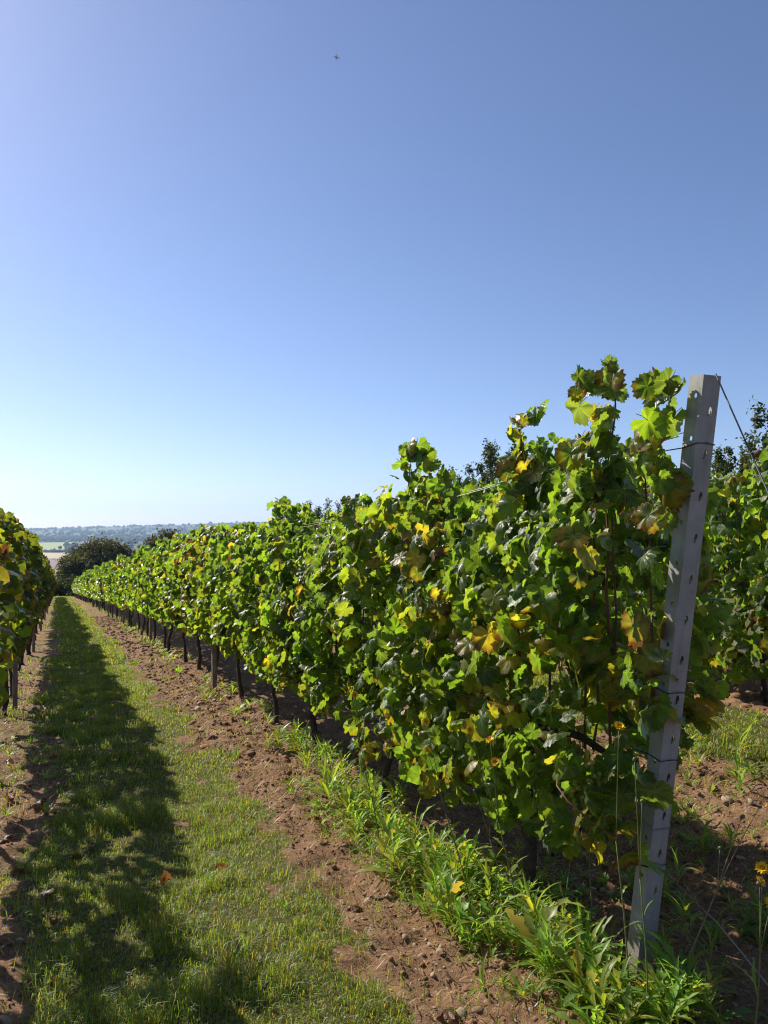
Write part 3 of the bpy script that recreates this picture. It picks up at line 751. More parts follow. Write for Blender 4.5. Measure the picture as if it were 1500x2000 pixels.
for h, lb in ((0.80, 'lowest trellis wire of the row behind the end post'), (1.72, 'top trellis wire of the row behind the end post')): wire(ROW_2, -0.03, h, 2.4, 80, lb)
ax, au = ROW_1 + 0.02, 0.92
def strand(name, pts, rad, mat, label, cat='wire'):
    o = link(name, MB().add(*tube_arr(np.array(pts), rad, 6)).mesh(name, mat, True)); tag(o, label, cat); return o
p = post_at(2.19) + np.array([0.012, -0.045, 0])
strand('guy_wire', [p, p * 0.5 + np.array([ax, au, gz(ax, au)]) * 0.5, (ax, au, gz(ax, au) - 0.05)], 0.0028, M['tie'], 'dark guy wire running down from the top of the end post')
p = post_at(0.42) + np.array([0.03, -0.045, 0])
strand('anchor_wire', [p, (ROW_1 + 0.03, 2.02, gz(2.0, 2.02) + 0.34), (ROW_1 + 0.03, 1.75, gz(2.0, 1.75) + 0.19), (ROW_1 + 0.02, 1.3, gz(2, 1.3) - 0.05)], 0.0022, M['wire'], 'pale anchor wire slanting from the low end post into the weeds')

# ------------------------------------------------------------------ grass
def blades(n, sampler, lo, hi, w, r, dry=0.08):
    o, u = sampler(n, r); n = len(o)
    z = ground_z(o, u) - 0.004
    L = r.uniform(lo, hi, n) * (0.6 + 1.2 * sstep(0.42, 0.75, fbm(o * 4.2, u * 3.4, 50, 3))); a = r.uniform(0, 6.283, n); lean = r.uniform(0.25, 1.15, n)
    dx, dy = np.cos(a), np.sin(a); b = a + 1.57 + r.normal(0, 0.3, n); wx, wy = np.cos(b) * w / 2, np.sin(b) * w / 2
    P0 = np.stack([o, u, z], -1)
    W = np.stack([wx, wy, np.zeros(n)], -1)
    mid = P0 + np.stack([dx * L * lean * 0.30, dy * L * lean * 0.30, L * 0.58], -1)
    tip = P0 + np.stack([dx * L * lean * 0.95, dy * L * lean * 0.95, L * (1.0 - 0.46 * lean)], -1)
    V = np.stack([P0 - W, P0 + W, mid - W * 0.8, mid + W * 0.8, tip], 1).reshape(-1, 3)
    k = (np.arange(n) * 5)[:, None, None]
    F = (np.array([(0, 1, 3), (0, 3, 2), (2, 3, 4)])[None] + k).reshape(-1, 3)
    q = r.random(n)
    c = np.stack([r.uniform(0.095, 0.175, n), r.uniform(0.155, 0.235, n), r.uniform(0.020, 0.042, n)], -1) * (0.65 + 0.7 * fbm(o * 2.2, u * 1.8, 52, 3))[:, None]
    yel = np.stack([r.uniform(0.14, 0.2, n), r.uniform(0.16, 0.21, n), r.uniform(0.02, 0.04, n)], -1)
    dr = np.stack([r.uniform(0.22, 0.36, n), r.uniform(0.17, 0.27, n), r.uniform(0.07, 0.12, n)], -1)
    c = np.where((q < 0.18)[:, None], yel, c); c = np.where((q > 1 - dry)[:, None], dr, c)
    return V, F, np.repeat(np.column_stack([c, np.ones(n)]), 5, 0)
def region(o0, o1, u0, u1, grow=1.0, keep=0.04):
    def f(n, r):
        o = r.uniform(o0, o1, n); u = u0 + (u1 - u0) * r.random(n) ** grow
        m = soil_mask(o, u) + (fbm(o * 7, u * 7, 14, 2) - 0.5) * 0.7
        ok = r.random(n) < np.where(m < 0.4, 1.0, np.where(m < 0.6, 0.25, keep)) * (0.42 + 0.8 * sstep(0.34, 0.58, fbm(o * 3.0, u * 2.4, 15, 4, 0.6)))
        return o[ok], u[ok]
    return f
r = np.random.default_rng(21)
parts = [blades(135000, region(-0.6, 1.7, 1.9, 6.0), 0.014, 0.072, 0.0028, r),
         blades(90000, region(-0.6, 1.6, 6.0, 14.0), 0.018, 0.075, 0.005, r),
         blades(52000, region(-0.5, 1.6, 14.0, 40.0, 1.3), 0.03, 0.075, 0.012, r),
         blades(26000, region(-0.5, 1.7, 40.0, 125.0, 1.2), 0.06, 0.12, 0.03, r),
         blades(60000, region(3.3, 4.8, 2.0, 9.0, 1.0, 0.03), 0.02, 0.07, 0.005, r),
         blades(15000, region(2.2, 3.8, 1.4, 6.0, 1.0, 0.14), 0.02, 0.06, 0.003, r),
         blades(15000, region(1.3, 2.3, 1.9, 14.0, 1.0, 0.06), 0.02, 0.06, 0.004, r)]
n0 = 0; Vs, Fs, Cs = [], [], []
for V, F, C in parts: Vs.append(V); Fs.append(F + n0); Cs.append(C); n0 += len(V)
g = link('grass', tri_mesh('grass', np.vstack(Vs), np.vstack(Fs), M['grass'], tint=np.vstack(Cs)))
tag(g, 'short patchy grass growing on the paths between the vine rows', 'grass', kind='stuff')

# dry straw and old prunings lying on the soil
r = np.random.default_rng(91); n = 5200
o = np.r_[r.uniform(1.15, 2.3, 2200), r.uniform(2.3, 3.9, 1700), r.uniform(-1.0, 0.3, n - 3900)]; u = np.r_[2.0 + 9 * r.random(2200) ** 1.6, r.uniform(1.6, 6, 1700), 2.0 + 11 * r.random(n - 3900) ** 1.4]
a = r.uniform(0, 6.283, n); L = r.uniform(0.02, 0.09, n); w_ = r.uniform(0.0012, 0.0028, n) * np.clip(u / 4, 1, 2.5)
Pa = np.stack([o, u, ground_z(o, u) + 0.006], -1); ob_, ub_ = o + np.cos(a) * L, u + np.sin(a) * L
Pb = np.stack([ob_, ub_, ground_z(ob_, ub_) + 0.008 + 0.02 * r.random(n)], -1)
W = np.stack([-np.sin(a) * w_, np.cos(a) * w_, 0 * a], -1); mid = (Pa + Pb) / 2 + np.stack([r.normal(0, .004, n), r.normal(0, .004, n), 0.004 + 0.006 * r.random(n)], -1)
V = np.stack([Pa - W, Pa + W, mid - W, mid + W, Pb - W * 0.5, Pb + W * 0.5], 1).reshape(-1, 3)
F = (np.array([(0, 1, 3), (0, 3, 2), (2, 3, 5), (2, 5, 4)])[None] + (np.arange(n) * 6)[:, None, None]).reshape(-1, 3)
C = np.column_stack([np.array([0.36, 0.27, 0.15]) * r.uniform(0.4, 1.15, (n, 1)), np.ones(n)])
st = link('straw', tri_mesh('straw', V, F, M['grass'], tint=np.repeat(C, 6, 0))); tag(st, 'dry straw and stalks littering the soil strips', 'straw', kind='stuff')

# ------------------------------------------------------------------ weeds
def lance_arr(seed, n=9, tooth=0.25):
    """A lance-shaped wavy weed leaf along +Y, unit length."""
    r = np.random.default_rng(seed); t = np.linspace(0, 1, n)
    w = np.interp(t, [0, .12, .35, .6, .85, 1], [.014, .022, .045, .058, .032, .003]) * r.uniform(0.85, 1.3) * (1 + tooth * np.where(np.arange(n) % 2, 1, -1) * (t > 0.15) * (t < 0.95))
    arch = r.uniform(0.5, 1.2); zc = 0.55 * t - arch * 0.5 * t ** 2
    y = t * 0.9; bend = 0.10 * np.sin(t * 2.4) * r.choice([-1, 1])
    V = []
    for i in range(n):
        V += [(bend[i] - w[i], y[i], zc[i] + w[i] * 0.35), (bend[i], y[i], zc[i]), (bend[i] + w[i], y[i], zc[i] + w[i] * 0.35)]
    F = []
    for i in range(n - 1):
        a = i * 3
        F += [(a, a + 1, a + 4), (a, a + 4, a + 3), (a + 1, a + 2, a + 5), (a + 1, a + 5, a + 4)]
    V = np.array(V); return V, np.array(F), V * np.array([1.0, 0.5, 0])
LANCE = [lance_arr(900 + i, 9, (0.12, 0.55)[i % 2]) for i in range(6)]
LANCE_LO = [lance_arr(920 + i, 4) for i in range(5)]
LANCE_ME = [tri_mesh('leaf', V, F, M['weed'], luv=uv, smooth=True) for V, F, uv in LANCE]
def weed_colour(n, r):
    c = np.stack([r.uniform(0.10, 0.18, n), r.uniform(0.165, 0.26, n), r.uniform(0.028, 0.055, n)], -1)
    y = np.stack([r.uniform(0.2, 0.3, n), r.uniform(0.2, 0.27, n), r.uniform(0.03, 0.06, n)], -1)
    return np.column_stack([np.where((r.random(n) < 0.10)[:, None], y, c), r.uniform(0, 0.2, n)])
def rot_z_tilt(a, tilt):
    ca, sa, ct, st = np.cos(a), np.sin(a), np.cos(tilt), np.sin(tilt)
    Z = np.zeros_like(a)
    Rz = np.stack([np.stack([ca, -sa, Z], -1), np.stack([sa, ca, Z], -1), np.stack([Z, Z, Z + 1], -1)], -2)
    Rx = np.stack([np.stack([Z + 1, Z, Z], -1), np.stack([Z, ct, -st], -1), np.stack([Z, st, ct], -1)], -2)
    return Rz @ Rx
def weed_plant(o, u, size, label, group, r, n=None):
    root = link('weed_plant', None, loc=(o, u, gz(o, u) - 0.005)); root.empty_display_size = 0.05
    tag(root, label, 'weed', group)
    n = n or int(r.integers(13, 22)); a = np.arange(n) * 2.4 + r.uniform(0, 6); tilt = r.uniform(0.0, 1.1, n)
    Rm = rot_z_tilt(a, tilt); C = weed_colour(n, r); fat0 = r.uniform(0.55, 1.05); C[:, :3] *= r.uniform(0.8, 1.25)
    for i in range(n):
        s = size * r.uniform(0.4, 1.45); fat = fat0 * r.uniform(0.7, 1.5)
        ob = link('leaf', LANCE_ME[r.integers(0, len(LANCE_ME))], root)
        m = Matrix.Identity(4); h = r.uniform(0, 0.7) * size
        for p_ in range(3):
            for q_ in range(3): m[p_][q_] = Rm[i, p_, q_] * s * (fat if q_ == 0 else 1)
        m[2][3] = h
        ob.matrix_basis = m; ob.color = C[i]
r = np.random.default_rng(33)
ZONES = [  # o0, o1, u0, u1, count, size, label, group
    (1.62, 2.02, 2.02, 2.75, 56, 0.150, 'leafy green weed in the dense clump round the foot of the end post', 'weeds round the end post'),
    (1.50, 1.95, 2.75, 4.3, 66, 0.145, 'lance-leaved weed in the sunlit band below the first two grapevines', 'weeds below the first vines'),
    (1.62, 2.02, 4.3, 6.6, 42, 0.155, 'bright weed in the patch below the second and third grapevines', 'weeds below the third vine'),
    (2.2, 2.95, 1.75, 2.6, 22, 0.12, 'low weed in the shade at the outer side of the end post', 'weeds outside the end post'),
    (2.5, 3.2, 2.5, 3.7, 14, 0.11, 'small weed on the bare soil beyond the end post', 'weeds on the soil beyond the post'),
    (3.55, 3.95, 3.0, 4.4, 10, 0.14, 'broad green weed at the grass edge beyond the end post', 'weeds at the far grass edge'),
]
for o0, o1, u0, u1, n, size, lb, grp in ZONES:
    for k in range(n):
        weed_plant(r.uniform(o0, o1), r.uniform(u0, u1), size * r.uniform(0.7, 1.2), lb, grp, r)
# the small stuff between and further along
def weed_mass(specs):
    P, A, T, S = [], [], [], []
    for o0, o1, u0, u1, n, s0, s1 in specs:
        for k in range(n):
            o, u = r.uniform(o0, o1), r.uniform(u0, u1)
            if vnoise(np.array([o * 1.8]), np.array([u * 1.2]), 88)[0] < 0.42: continue
            m = int(r.integers(6, 11)); z = gz(o, u); s = r.uniform(s0, s1)
            for i in range(m): P.append((o, u, z + r.uniform(0, 0.2) * s)); A.append(r.uniform(0, 6.28)); T.append(r.uniform(-0.1, 0.7)); S.append(s * r.uniform(0.7, 1.2))
    P = np.array(P); return joined_leaves('weeds', P, rot_z_tilt(np.array(A), np.array(T)), np.array(S), weed_colour(len(P), r), LANCE_LO, M['weed_mass'])
w = link('weeds', weed_mass([(1.45, 2.2, 2.0, 7.0, 800, 0.035, 0.11), (2.0, 3.4, 1.5, 5.5, 420, 0.05, 0.10), (1.65, 2.2, 7, 24, 150, 0.10, 0.18), (-0.75, -0.05, 5.0, 16, 130, 0.05, 0.11), (3.4, 4.6, 2.2, 7, 140, 0.06, 0.12), (1.8, 2.2, 24, 60, 110, 0.15, 0.25), (0.0, 1.2, 1.9, 5.0, 26, 0.03, 0.06)]))
tag(w, 'small mixed weeds creeping over the soil below the vine rows', 'weeds', kind='stuff')

# tall flowering weeds
def flower_mesh():
    mb = MB(); nP = 15
    for ring, (ln, up) in enumerate(((0.020, 0.006), (0.014, 0.011))):
        for i in range(nP):
            a = (i + 0.5 * ring) / nP * 2 * math.pi + 0.1 * math.sin(i * 7)
            d = np.array([math.cos(a), math.sin(a), 0]); t = np.array([-math.sin(a), math.cos(a), 0]) * 0.0024
            q = ln * (0.9 + 0.2 * ((i * 37) % 10) / 10)
            mb.add(np.array([d * 0.003 - t * 0.5, d * 0.003 + t * 0.5, d * q * 0.7 + t + (0, 0, up), d * q * 0.7 - t + (0, 0, up), d * q + (0, 0, up * 1.1)]), np.array([(0, 1, 2), (0, 2, 3), (3, 2, 4)]))
    mb.add(ICO1[0] * np.array([0.006, 0.006, 0.004]) + (0, 0, 0.006), ICO1[1], 1)
    mb.add(*tube_arr(np.array([(0, 0, -0.012), (0, 0, -0.004), (0, 0, 0.003)]), [0.003, 0.0055, 0.0065], 7), 2)
    return mb.mesh('flower_head', [M['petal'], M['flower_eye'], M['stem']])
FLOWER = flower_mesh()
def bud_mesh():
    mb = MB(); mb.add(ICO1[0] * np.array([0.006, 0.006, 0.010]), ICO1[1]); return mb.mesh('bud', M['stem'], True)
BUD = bud_mesh()
def px_point(px, py, d):
    """World point seen at photograph pixel px, py at depth d."""
    t = (px - 750) / F_PX; x, y = cam_xy(t, d); return np.array([x, y, CAM_H - (py - 1034) / F_PX * d])
def flowering(label, base, heads, group='tall flowering weeds', buds=0, leaves=3, rad=0.0032, mat='stem'):
    base = np.array(base, float); base[2] = gz(base[0], base[1]) - 0.01
    root = link('flowering_weed', None, loc=base); tag(root, label, 'weed', group)
    r_ = np.random.default_rng(abs(hash(label)) % 1000 if False else sum(map(ord, label)))
    H = np.array([h for h in heads]) - base
    fork = H.mean(0) * 0.62; fork[:2] += r_.normal(0, 0.012, 2)
    k = np.linspace(0, 1, 6)[:, None]
    P = fork * k + np.column_stack([0.012 * np.sin(k[:, 0] * 4), 0.012 * np.sin(k[:, 0] * 3 + 1), 0 * k[:, 0]])
    link('stem', MB().add(*tube_arr(P, np.linspace(rad, rad * 0.7, 6), 6)).mesh('stem', M[mat], True), root)
    for h in H:
        q = np.linspace(0, 1, 5)[:, None]; mid = (P[-1] * (1 - q) + h * q); mid[:, 2] += 0.03 * np.sin(q[:, 0] * 3.14) * 0.3
        br = link('branch', MB().add(*tube_arr(mid, np.linspace(rad * 0.6, rad * 0.4, 5), 5)).mesh('branch', M[mat], True), root)
        f = link('flower_head', FLOWER, br, h) if buds == 0 else link('bud', BUD, br, h)
        f.rotation_euler = (r_.normal(0.75, 0.3), r_.normal(-0.2, 0.3), r_.uniform(-0.5, 0.5)); f.scale = (r_.uniform(0.95, 1.2),) * 3
    for i in range(leaves):
        s = 0.10 * r_.uniform(0.6, 1.2); a = r_.uniform(0, 6.28); Rm = rot_z_tilt(np.array([a]), np.array([r_.uniform(0.1, 0.8)]))[0]
        ob = link('leaf', LANCE_ME[i % 6], root); m = Matrix.Identity(4); at = fork * r_.uniform(0.1, 0.8)
        for a_ in range(3):
            for b_ in range(3): m[a_][b_] = Rm[a_, b_] * s
            m[a_][3] = at[a_]
        ob.matrix_basis = m; ob.color = weed_colour(1, r_)[0]
def gbase(px, d):
    x, y = cam_xy((px - 750) / F_PX, d); return (x, y, 0)
flowering('tall yellow-flowered weed standing alone beside the anchor wire', gbase(1462, 2.50), [px_point(1482, 1690, 2.50), px_point(1476, 1716, 2.48), px_point(1500, 1755, 2.5)])
flowering('short yellow-flowered weed on the soil between vine trunk and end post', gbase(1082, 3.25), [px_point(1118, 1616, 3.25)])
flowering('yellow-flowered weed with two heads one above the other before the vine leaves', gbase(930, 3.35), [px_point(831, 1408, 3.3), px_point(833, 1463, 3.3)])
flowering('yellow-flowered weed with three heads low before the vine leaves', gbase(1020, 3.2), [px_point(916, 1424, 3.15), px_point(956, 1444, 3.15), px_point(966, 1486, 3.15)])
flowering('single yellow flower among the lower leaves of the second vine', gbase(745, 4.25), [px_point(693, 1356, 4.2)])
flowering('budding weed with one orange head just before the end post', gbase(1228, 2.72), [px_point(1206, 1418, 2.70)])
flowering('thin budding weed climbing up against the lower end post', gbase(1262, 2.62), [px_point(1236, 1480, 2.62), px_point(1250, 1560, 2.6)], buds=1)
flowering('leaning dry weed stalk with buds beyond the end post', gbase(1310, 2.9), [px_point(1478, 1572, 2.9), px_point(1445, 1590, 2.9), px_point(1400, 1650, 2.9)], buds=1, mat='dry')
flowering('slim bare stalk on the soil between vine trunk and end post', gbase(1150, 3.2), [px_point(1148, 1560, 3.2), px_point(1158, 1640, 3.2)], buds=1, leaves=1)
flowering('wispy stalk bending over the dark gap below the first vine', gbase(985, 3.6), [px_point(925, 1540, 3.55), px_point(955, 1570, 3.6)], buds=1, leaves=1)

for vi, px, py, d, sc in ((0, 1130, 1478, 2.95, 1.3), (0, 1148, 1500, 2.93, 1.1), (2, 640, 1345, 6.0, 1.4), (1, 905, 1395, 3.9, 1.1)):
    b = link('grape_bunch', BUNCH[vi % 3], V1[vi]); b.location = Vector(px_point(px, py, d)) - V1[vi].location; b.scale = (sc,) * 3

# ------------------------------------------------------------------ stones, clods, fallen leaves
def stone_mesh(seed, mat, sub=ICO2):
    r_ = np.random.default_rng(seed); V = sub[0].copy()
    for k in range(9):
        n_ = norm(r_.normal(size=3)); h = r_.uniform(0.55, 0.85); d = V @ n_; V = V - np.where(d > h, d - h, 0)[:, None] * n_
    V = V * (1 + 0.06 * r_.normal(size=(len(V), 1))) * r_.uniform([0.8, 0.7, 0.5], [1.1, 1.0, 0.75])
    return tri_mesh('stone', V, sub[1], mat)
STONES = [stone_mesh(40 + i, M['stone']) for i in range(6)]
def stone(o, u, s, label, group):
    ob = link('stone', STONES[rng.integers(0, 6)], loc=(o, u, gz(o, u) + s * 0.2)); ob.scale = (s, s * rng.uniform(0.8, 1.2), s * rng.uniform(0.8, 1.0))
    ob.rotation_euler = (rng.uniform(-.4, .4), rng.uniform(-.4, .4), rng.uniform(0, 6.28)); tag(ob, label, 'stone', group)
def at_px(px, py):
    """Ground point under a photograph pixel."""
    t = (px - 750) / F_PX; d = 3.0
    for _ in range(30):
        x, y = cam_xy(t, d); d = (CAM_H - gz(x, y)) / ((py - 1034) / F_PX) * 0.5 + d * 0.5
    return cam_xy(t, d)
for px, py, s in ((812, 1812, .022), (838, 1838, .020), (858, 1850, .022), (822, 1858, .017), (790, 1822, .015), (845, 1895, .018)): stone(*at_px(px, py), s, 'buff stone in the little heap at the grass edge', 'stones at the grass edge')
for px, py, s in ((1172, 1733, .022), (1192, 1740, .030), (1212, 1738, .024), (1218, 1712, .034)): stone(*at_px(px, py), s, 'rounded reddish stone beside the foot of the end post', 'stones by the end post')
for px, py, s in ((900, 1968, .026), (915, 1995, .02), (880, 1985, .016)): stone(*at_px(px, py), s, 'stone lying in the soil at the bottom of the picture', 'stones low in the picture')
for px, py, s in ((392, 1372, .045), (388, 1385, .05), (420, 1368, .035)): stone(*at_px(px, py), s, 'pale stone on the tilled soil before the row post', 'stones before the row post')
for px, py, s in ((1415, 1560, .035), (1460, 1565, .03), (1340, 1570, .02), (1395, 1655, .02), (1440, 1672, .03)): stone(*at_px(px, py), s, 'pale stone on the sunlit soil beyond the end post', 'stones beyond the end post')
for px, py, s in ((48, 1830, .03), (20, 1985, .03), (110, 1580, .03)): stone(*at_px(px, py), s, 'pale stone on the trodden soil of the shaded row', 'stones by the shaded row')
M['clod'] = solid_mat('soil_clod', (0.215, 0.118, 0.066), 0.95, 0.4, 9, 0.8, 50)
M['pebble'] = solid_mat('pebble', (0.34, 0.26, 0.18), 0.85, 0.4, 3)
def scatter_lumps(name, specs, mat, sub, label):
    r_ = np.random.default_rng(77); mb_V, mb_F = [], []; n0 = 0
    for o0, o1, u0, u1, n, s0, s1 in specs:
        o = r_.uniform(o0, o1, n); u = r_.uniform(u0, u1, n); ok = soil_mask(o, u) > 0.55; o, u = o[ok], u[ok]; n = len(o)
        z = ground_z(o, u); s = s0 + (s1 - s0) * r_.random(n) ** 4.5
        nv = len(sub[0])
        V = sub[0][None] * (1 + 0.34 * r_.normal(size=(n, nv, 1))) * s[:, None, None] * r_.uniform([0.7, 0.7, 0.5], [1.2, 1.2, 0.9], (n, 3))[:, None, :]
        V = V + np.stack([o, u, z - s * 0.05], -1)[:, None, :]
        mb_V.append(V.reshape(-1, 3)); mb_F.append((sub[1][None] + (np.arange(n) * nv)[:, None, None]).reshape(-1, 3) + n0); n0 += n * nv
    ob = link(name, tri_mesh(name, np.vstack(mb_V), np.vstack(mb_F), mat)); tag(ob, label, 'soil', kind='stuff')
scatter_lumps('soil_clods', [(1.2, 2.2, 1.8, 6, 4200, 0.004, 0.017), (1.2, 2.3, 6, 14, 3200, 0.008, 0.035), (2.2, 3.9, 1.6, 6, 5000, 0.004, 0.022), (-1.0, 0.1, 1.8, 14, 3000, 0.005, 0.026), (4.5, 5.2, 3, 8, 800, 0.01, 0.05), (1.2, 2.2, 14, 34, 1500, 0.02, 0.06)], M['clod'], ICO1, 'loose crumbs of brown soil along the vine rows')
scatter_lumps('gravel', [(1.2, 2.2, 1.8, 6, 380, 0.004, 0.012), (1.2, 2.2, 6, 14, 300, 0.008, 0.02), (2.2, 3.9, 1.6, 6, 500, 0.004, 0.014), (-1.0, 0.1, 2, 12, 500, 0.005, 0.014)], M['pebble'], ICO1, 'small pale pebbles scattered in the soil')

r = np.random.default_rng(55)
def fallen(o, u, label, group):
    ob = link('fallen_leaf', LEAF_HI[8 + int(r.integers(0, 2))] if r.random() < 0.6 else LEAF_HI[int(r.integers(0, 8))], loc=(o, u, gz(o, u) + 0.022))
    s = r.uniform(0.06, 0.10); ob.scale = (s, s, s); ob.rotation_euler = (r.normal(0, .35), r.normal(0, .35), r.uniform(0, 6.28))
    ob.color = (0.30, 0.16, 0.08, 1.15) if r.random() < 0.6 else (0.33, 0.25, 0.15, 0.9)
    tag(ob, label, 'leaf', group)
for px, py in ((150, 1672), (178, 1655), (45, 1700), (330, 1722), (115, 1795), (95, 1745), (505, 1870), (80, 1570), (435, 1700)):
    fallen(*at_px(px, py), 'dry brown vine leaf fallen on the shaded grass path', 'fallen leaves on the grass')
for px, py in ((60, 1535), (75, 1520), (20, 1490), (110, 1480), (40, 1600), (15, 1640), (25, 1560)):
    fallen(*at_px(px, py), 'dry reddish vine leaf on the soil of the shaded row', 'fallen leaves by the shaded row')
for px, py in ((870, 1970), (620, 1600), (690, 1770), (1120, 1545)):
    fallen(*at_px(px, py), 'brown vine leaf on the sunlit soil strip', 'fallen leaves on the soil strip')

# ------------------------------------------------------------------ trees
def crown_mesh(name, seed, a, b, h, n_clump, per, size, c0, c1, shape='round', mat='tree'):
    """Leaf faces in clumps through the crown's volume; a, b half widths, h height (crown from z = 0)."""
    r_ = np.random.default_rng(seed)
    d = norm(r_.normal(size=(n_clump, 3))); rad = r_.uniform(0.45, 1.0, n_clump) ** 0.6
    C = d * rad[:, None] * np.array([a, b, h / 2]) * (0.78 + 0.3 * r_.random((n_clump, 1))) + np.array([0, 0, h / 2])
    if shape == 'spire':
        t = r_.random(n_clump) ** 0.8; w = np.interp(t, [0, 0.15, 0.45, 0.8, 1], [0.55, 0.9, 0.95, 0.5, 0.08]); q = r_.uniform(0, 6.28, n_clump); e = r_.random(n_clump) ** 0.5
        C = np.stack([np.cos(q) * a * w * e, np.sin(q) * b * w * e, t * h], -1)
    if shape == 'multi':
        nl = 9; la = r_.uniform(0, 6.28, nl); lr = r_.uniform(0.15, 0.95, nl); lh = h * r_.uniform(0.66, 1.0, nl) * (1.05 - 0.25 * lr); lead = r_.integers(0, nl, n_clump)
        t = r_.random(n_clump) ** 0.85; w = (0.34 * (1 - t) + 0.05) * a; q = r_.uniform(0, 6.28, n_clump); e = r_.random(n_clump) ** 0.5
        C = np.stack([np.cos(la[lead]) * a * lr[lead] * (0.45 + 0.55 * t) + np.cos(q) * w * e, np.sin(la[lead]) * a * lr[lead] * (0.45 + 0.55 * t) + np.sin(q) * w * e, t * lh[lead]], -1)
    cl = np.repeat(np.arange(n_clump), per); n = len(cl)
    cr = (0.20 if shape == 'round' else 0.16 if shape == 'spire' else 0.10) * min(a, h) * r_.uniform(0.6, 1.3, n_clump)
    P = C[cl] + r_.normal(size=(n, 3)) * (cr[cl][:, None] * 0.55) * np.array([1, 1, 0.75 if shape == 'round' else 1.5])
    nr = norm(r_.normal(size=(n, 3)) + (P - np.array([0, 0, h * 0.4])) / h + np.array([0, 0, 0.4]))
    t = norm(np.cross(nr, r_.normal(size=(n, 3)))); s = np.cross(nr, t); L = size * r_.uniform(0.6, 1.3, n)[:, None]
    V = np.stack([P - t * L * 0.5, P + s * L * 0.28, P + t * L * 0.5, P - s * L * 0.28], 1).reshape(-1, 3)
    Q = np.arange(n * 4).reshape(-1, 4)
    k = (0.6 * r_.random(n_clump)[cl] + 0.4 * r_.random(n))[:, None]
    col = np.column_stack([np.array(c0) * (1 - k) + np.array(c1) * k, np.ones(n)])
    return tri_mesh(name, V, Q, M[mat], tint=np.repeat(col, 4, 0))
def trunk_mesh(seed, h, rad, limbs=5, spread=1.5, top=0.6):
    r_ = np.random.default_rng(seed); mb = MB(); k = np.linspace(0, 1, 7)
    P = np.stack([r_.normal(0, 0.02, 7).cumsum() * h * 0.3, r_.normal(0, 0.02, 7).cumsum() * h * 0.3, -0.3 + k * (h * top + 0.3)], -1)
    mb.add(*tube_arr(P, np.interp(k, [0, .1, 1], [rad * 1.5, rad, rad * 0.35]), 8))
    for i in range(limbs):
        j = int(r_.integers(2, 6)); a = r_.uniform(0, 6.28); e = np.linspace(0, 1, 4)[:, None]
        mb.add(*tube_arr(P[j] + e * np.array([math.cos(a) * spread, math.sin(a) * spread, h * 0.28]) + np.array([0, 0, 1]) * 0.1 * h * e ** 2, np.linspace(rad * 0.45, rad * 0.12, 4), 5))
    return mb.mesh('trunk', M['tree_bark'], True)
def tree(name, o, u, z, crown, trunk, label, group=None, cz=0.0, scale=1.0, rz=0.0):
    root = link(name, None, loc=(o, u, z)); tag(root, label, 'tree', group); root.rotation_euler[2] = rz; root.scale = (scale,) * 3
    link('trunk', trunk, root); link('crown', crown, root, (0, 0, cz)); return root
def place(px, d): return cam_xy((px - 750) / F_PX, d)
# the broad trees at the foot of the rows
DK0, DK1 = (0.018, 0.030, 0.009), (0.060, 0.075, 0.020)
x, y = place(196, 124); z = float(base_z(x, y))
tree('oak_tree', x, y, z, crown_mesh('crown', 1, 5.6, 5.0, 8.0, 330, 90, 0.40, DK0, (0.105, 0.10, 0.026)), trunk_mesh(1, 8.5, 0.3, 6, 3.0), 'broad dark oak at the foot of the grass path', 'trees at the foot of the rows', 0.6)
x, y = place(150, 118); z = float(base_z(x, y))
tree('field_maple', x, y, z, crown_mesh('crown', 2, 2.9, 2.9, 6.0, 160, 80, 0.32, (0.03, 0.045, 0.012), (0.095, 0.095, 0.025)), trunk_mesh(2, 6, 0.18, 5, 1.5), 'smaller bushy tree leaning out from the big oak, in line with the path', 'trees at the foot of the rows', 0.3)
x, y = place(178, 113); z = float(base_z(x, y))
tree('conifer', x, y, z, crown_mesh('crown', 3, 1.5, 1.5, 4.6, 70, 50, 0.2, (0.028, 0.048, 0.022), (0.06, 0.085, 0.04), 'spire'), trunk_mesh(3, 4, 0.1, 0, 1), 'grey-green young conifer before the oak', 'trees at the foot of the rows', 0.2)
x, y = place(322, 138); z = float(base_z(x, y))
tree('oak_tree', x, y, z, crown_mesh('crown', 4, 4.2, 4.0, 9.0, 220, 80, 0.40, DK0, (0.085, 0.07, 0.022)), trunk_mesh(4, 9, 0.25, 6, 2.4), 'brownish tree showing over the tops of the far vines', 'trees at the foot of the rows', 2.0)
x, y = place(255, 140); z = float(base_z(x, y))
tree('oak_tree', x, y, z, crown_mesh('crown', 5, 3.6, 3.6, 6.5, 170, 80, 0.40, DK0, DK1), trunk_mesh(5, 7, 0.22, 6, 2.0), 'lower dark tree joining the big oak on its downhill side', 'trees at the foot of the rows', 0.6)
for k, (px, d, s) in enumerate(((95, 112, 1.0), (128, 111, 1.05), (160, 112, 0.9), (205, 114, 1.0), (250, 116, 1.1), (300, 118, 1.0))):
    x, y = place(px, d)
    tree('hedge_shrub', x, y, float(base_z(x, y)) - 0.3, crown_mesh('crown', 30 + k, 2.2, 1.6, 2.9, 60, 70, 0.26, (0.025, 0.038, 0.010), (0.08, 0.09, 0.025)), trunk_mesh(30 + k, 2, 0.08, 4, 0.8),
         'leafy shrub in the hedge closing off the end of the rows', 'hedge shrubs at the foot of the rows', 0.0, s)
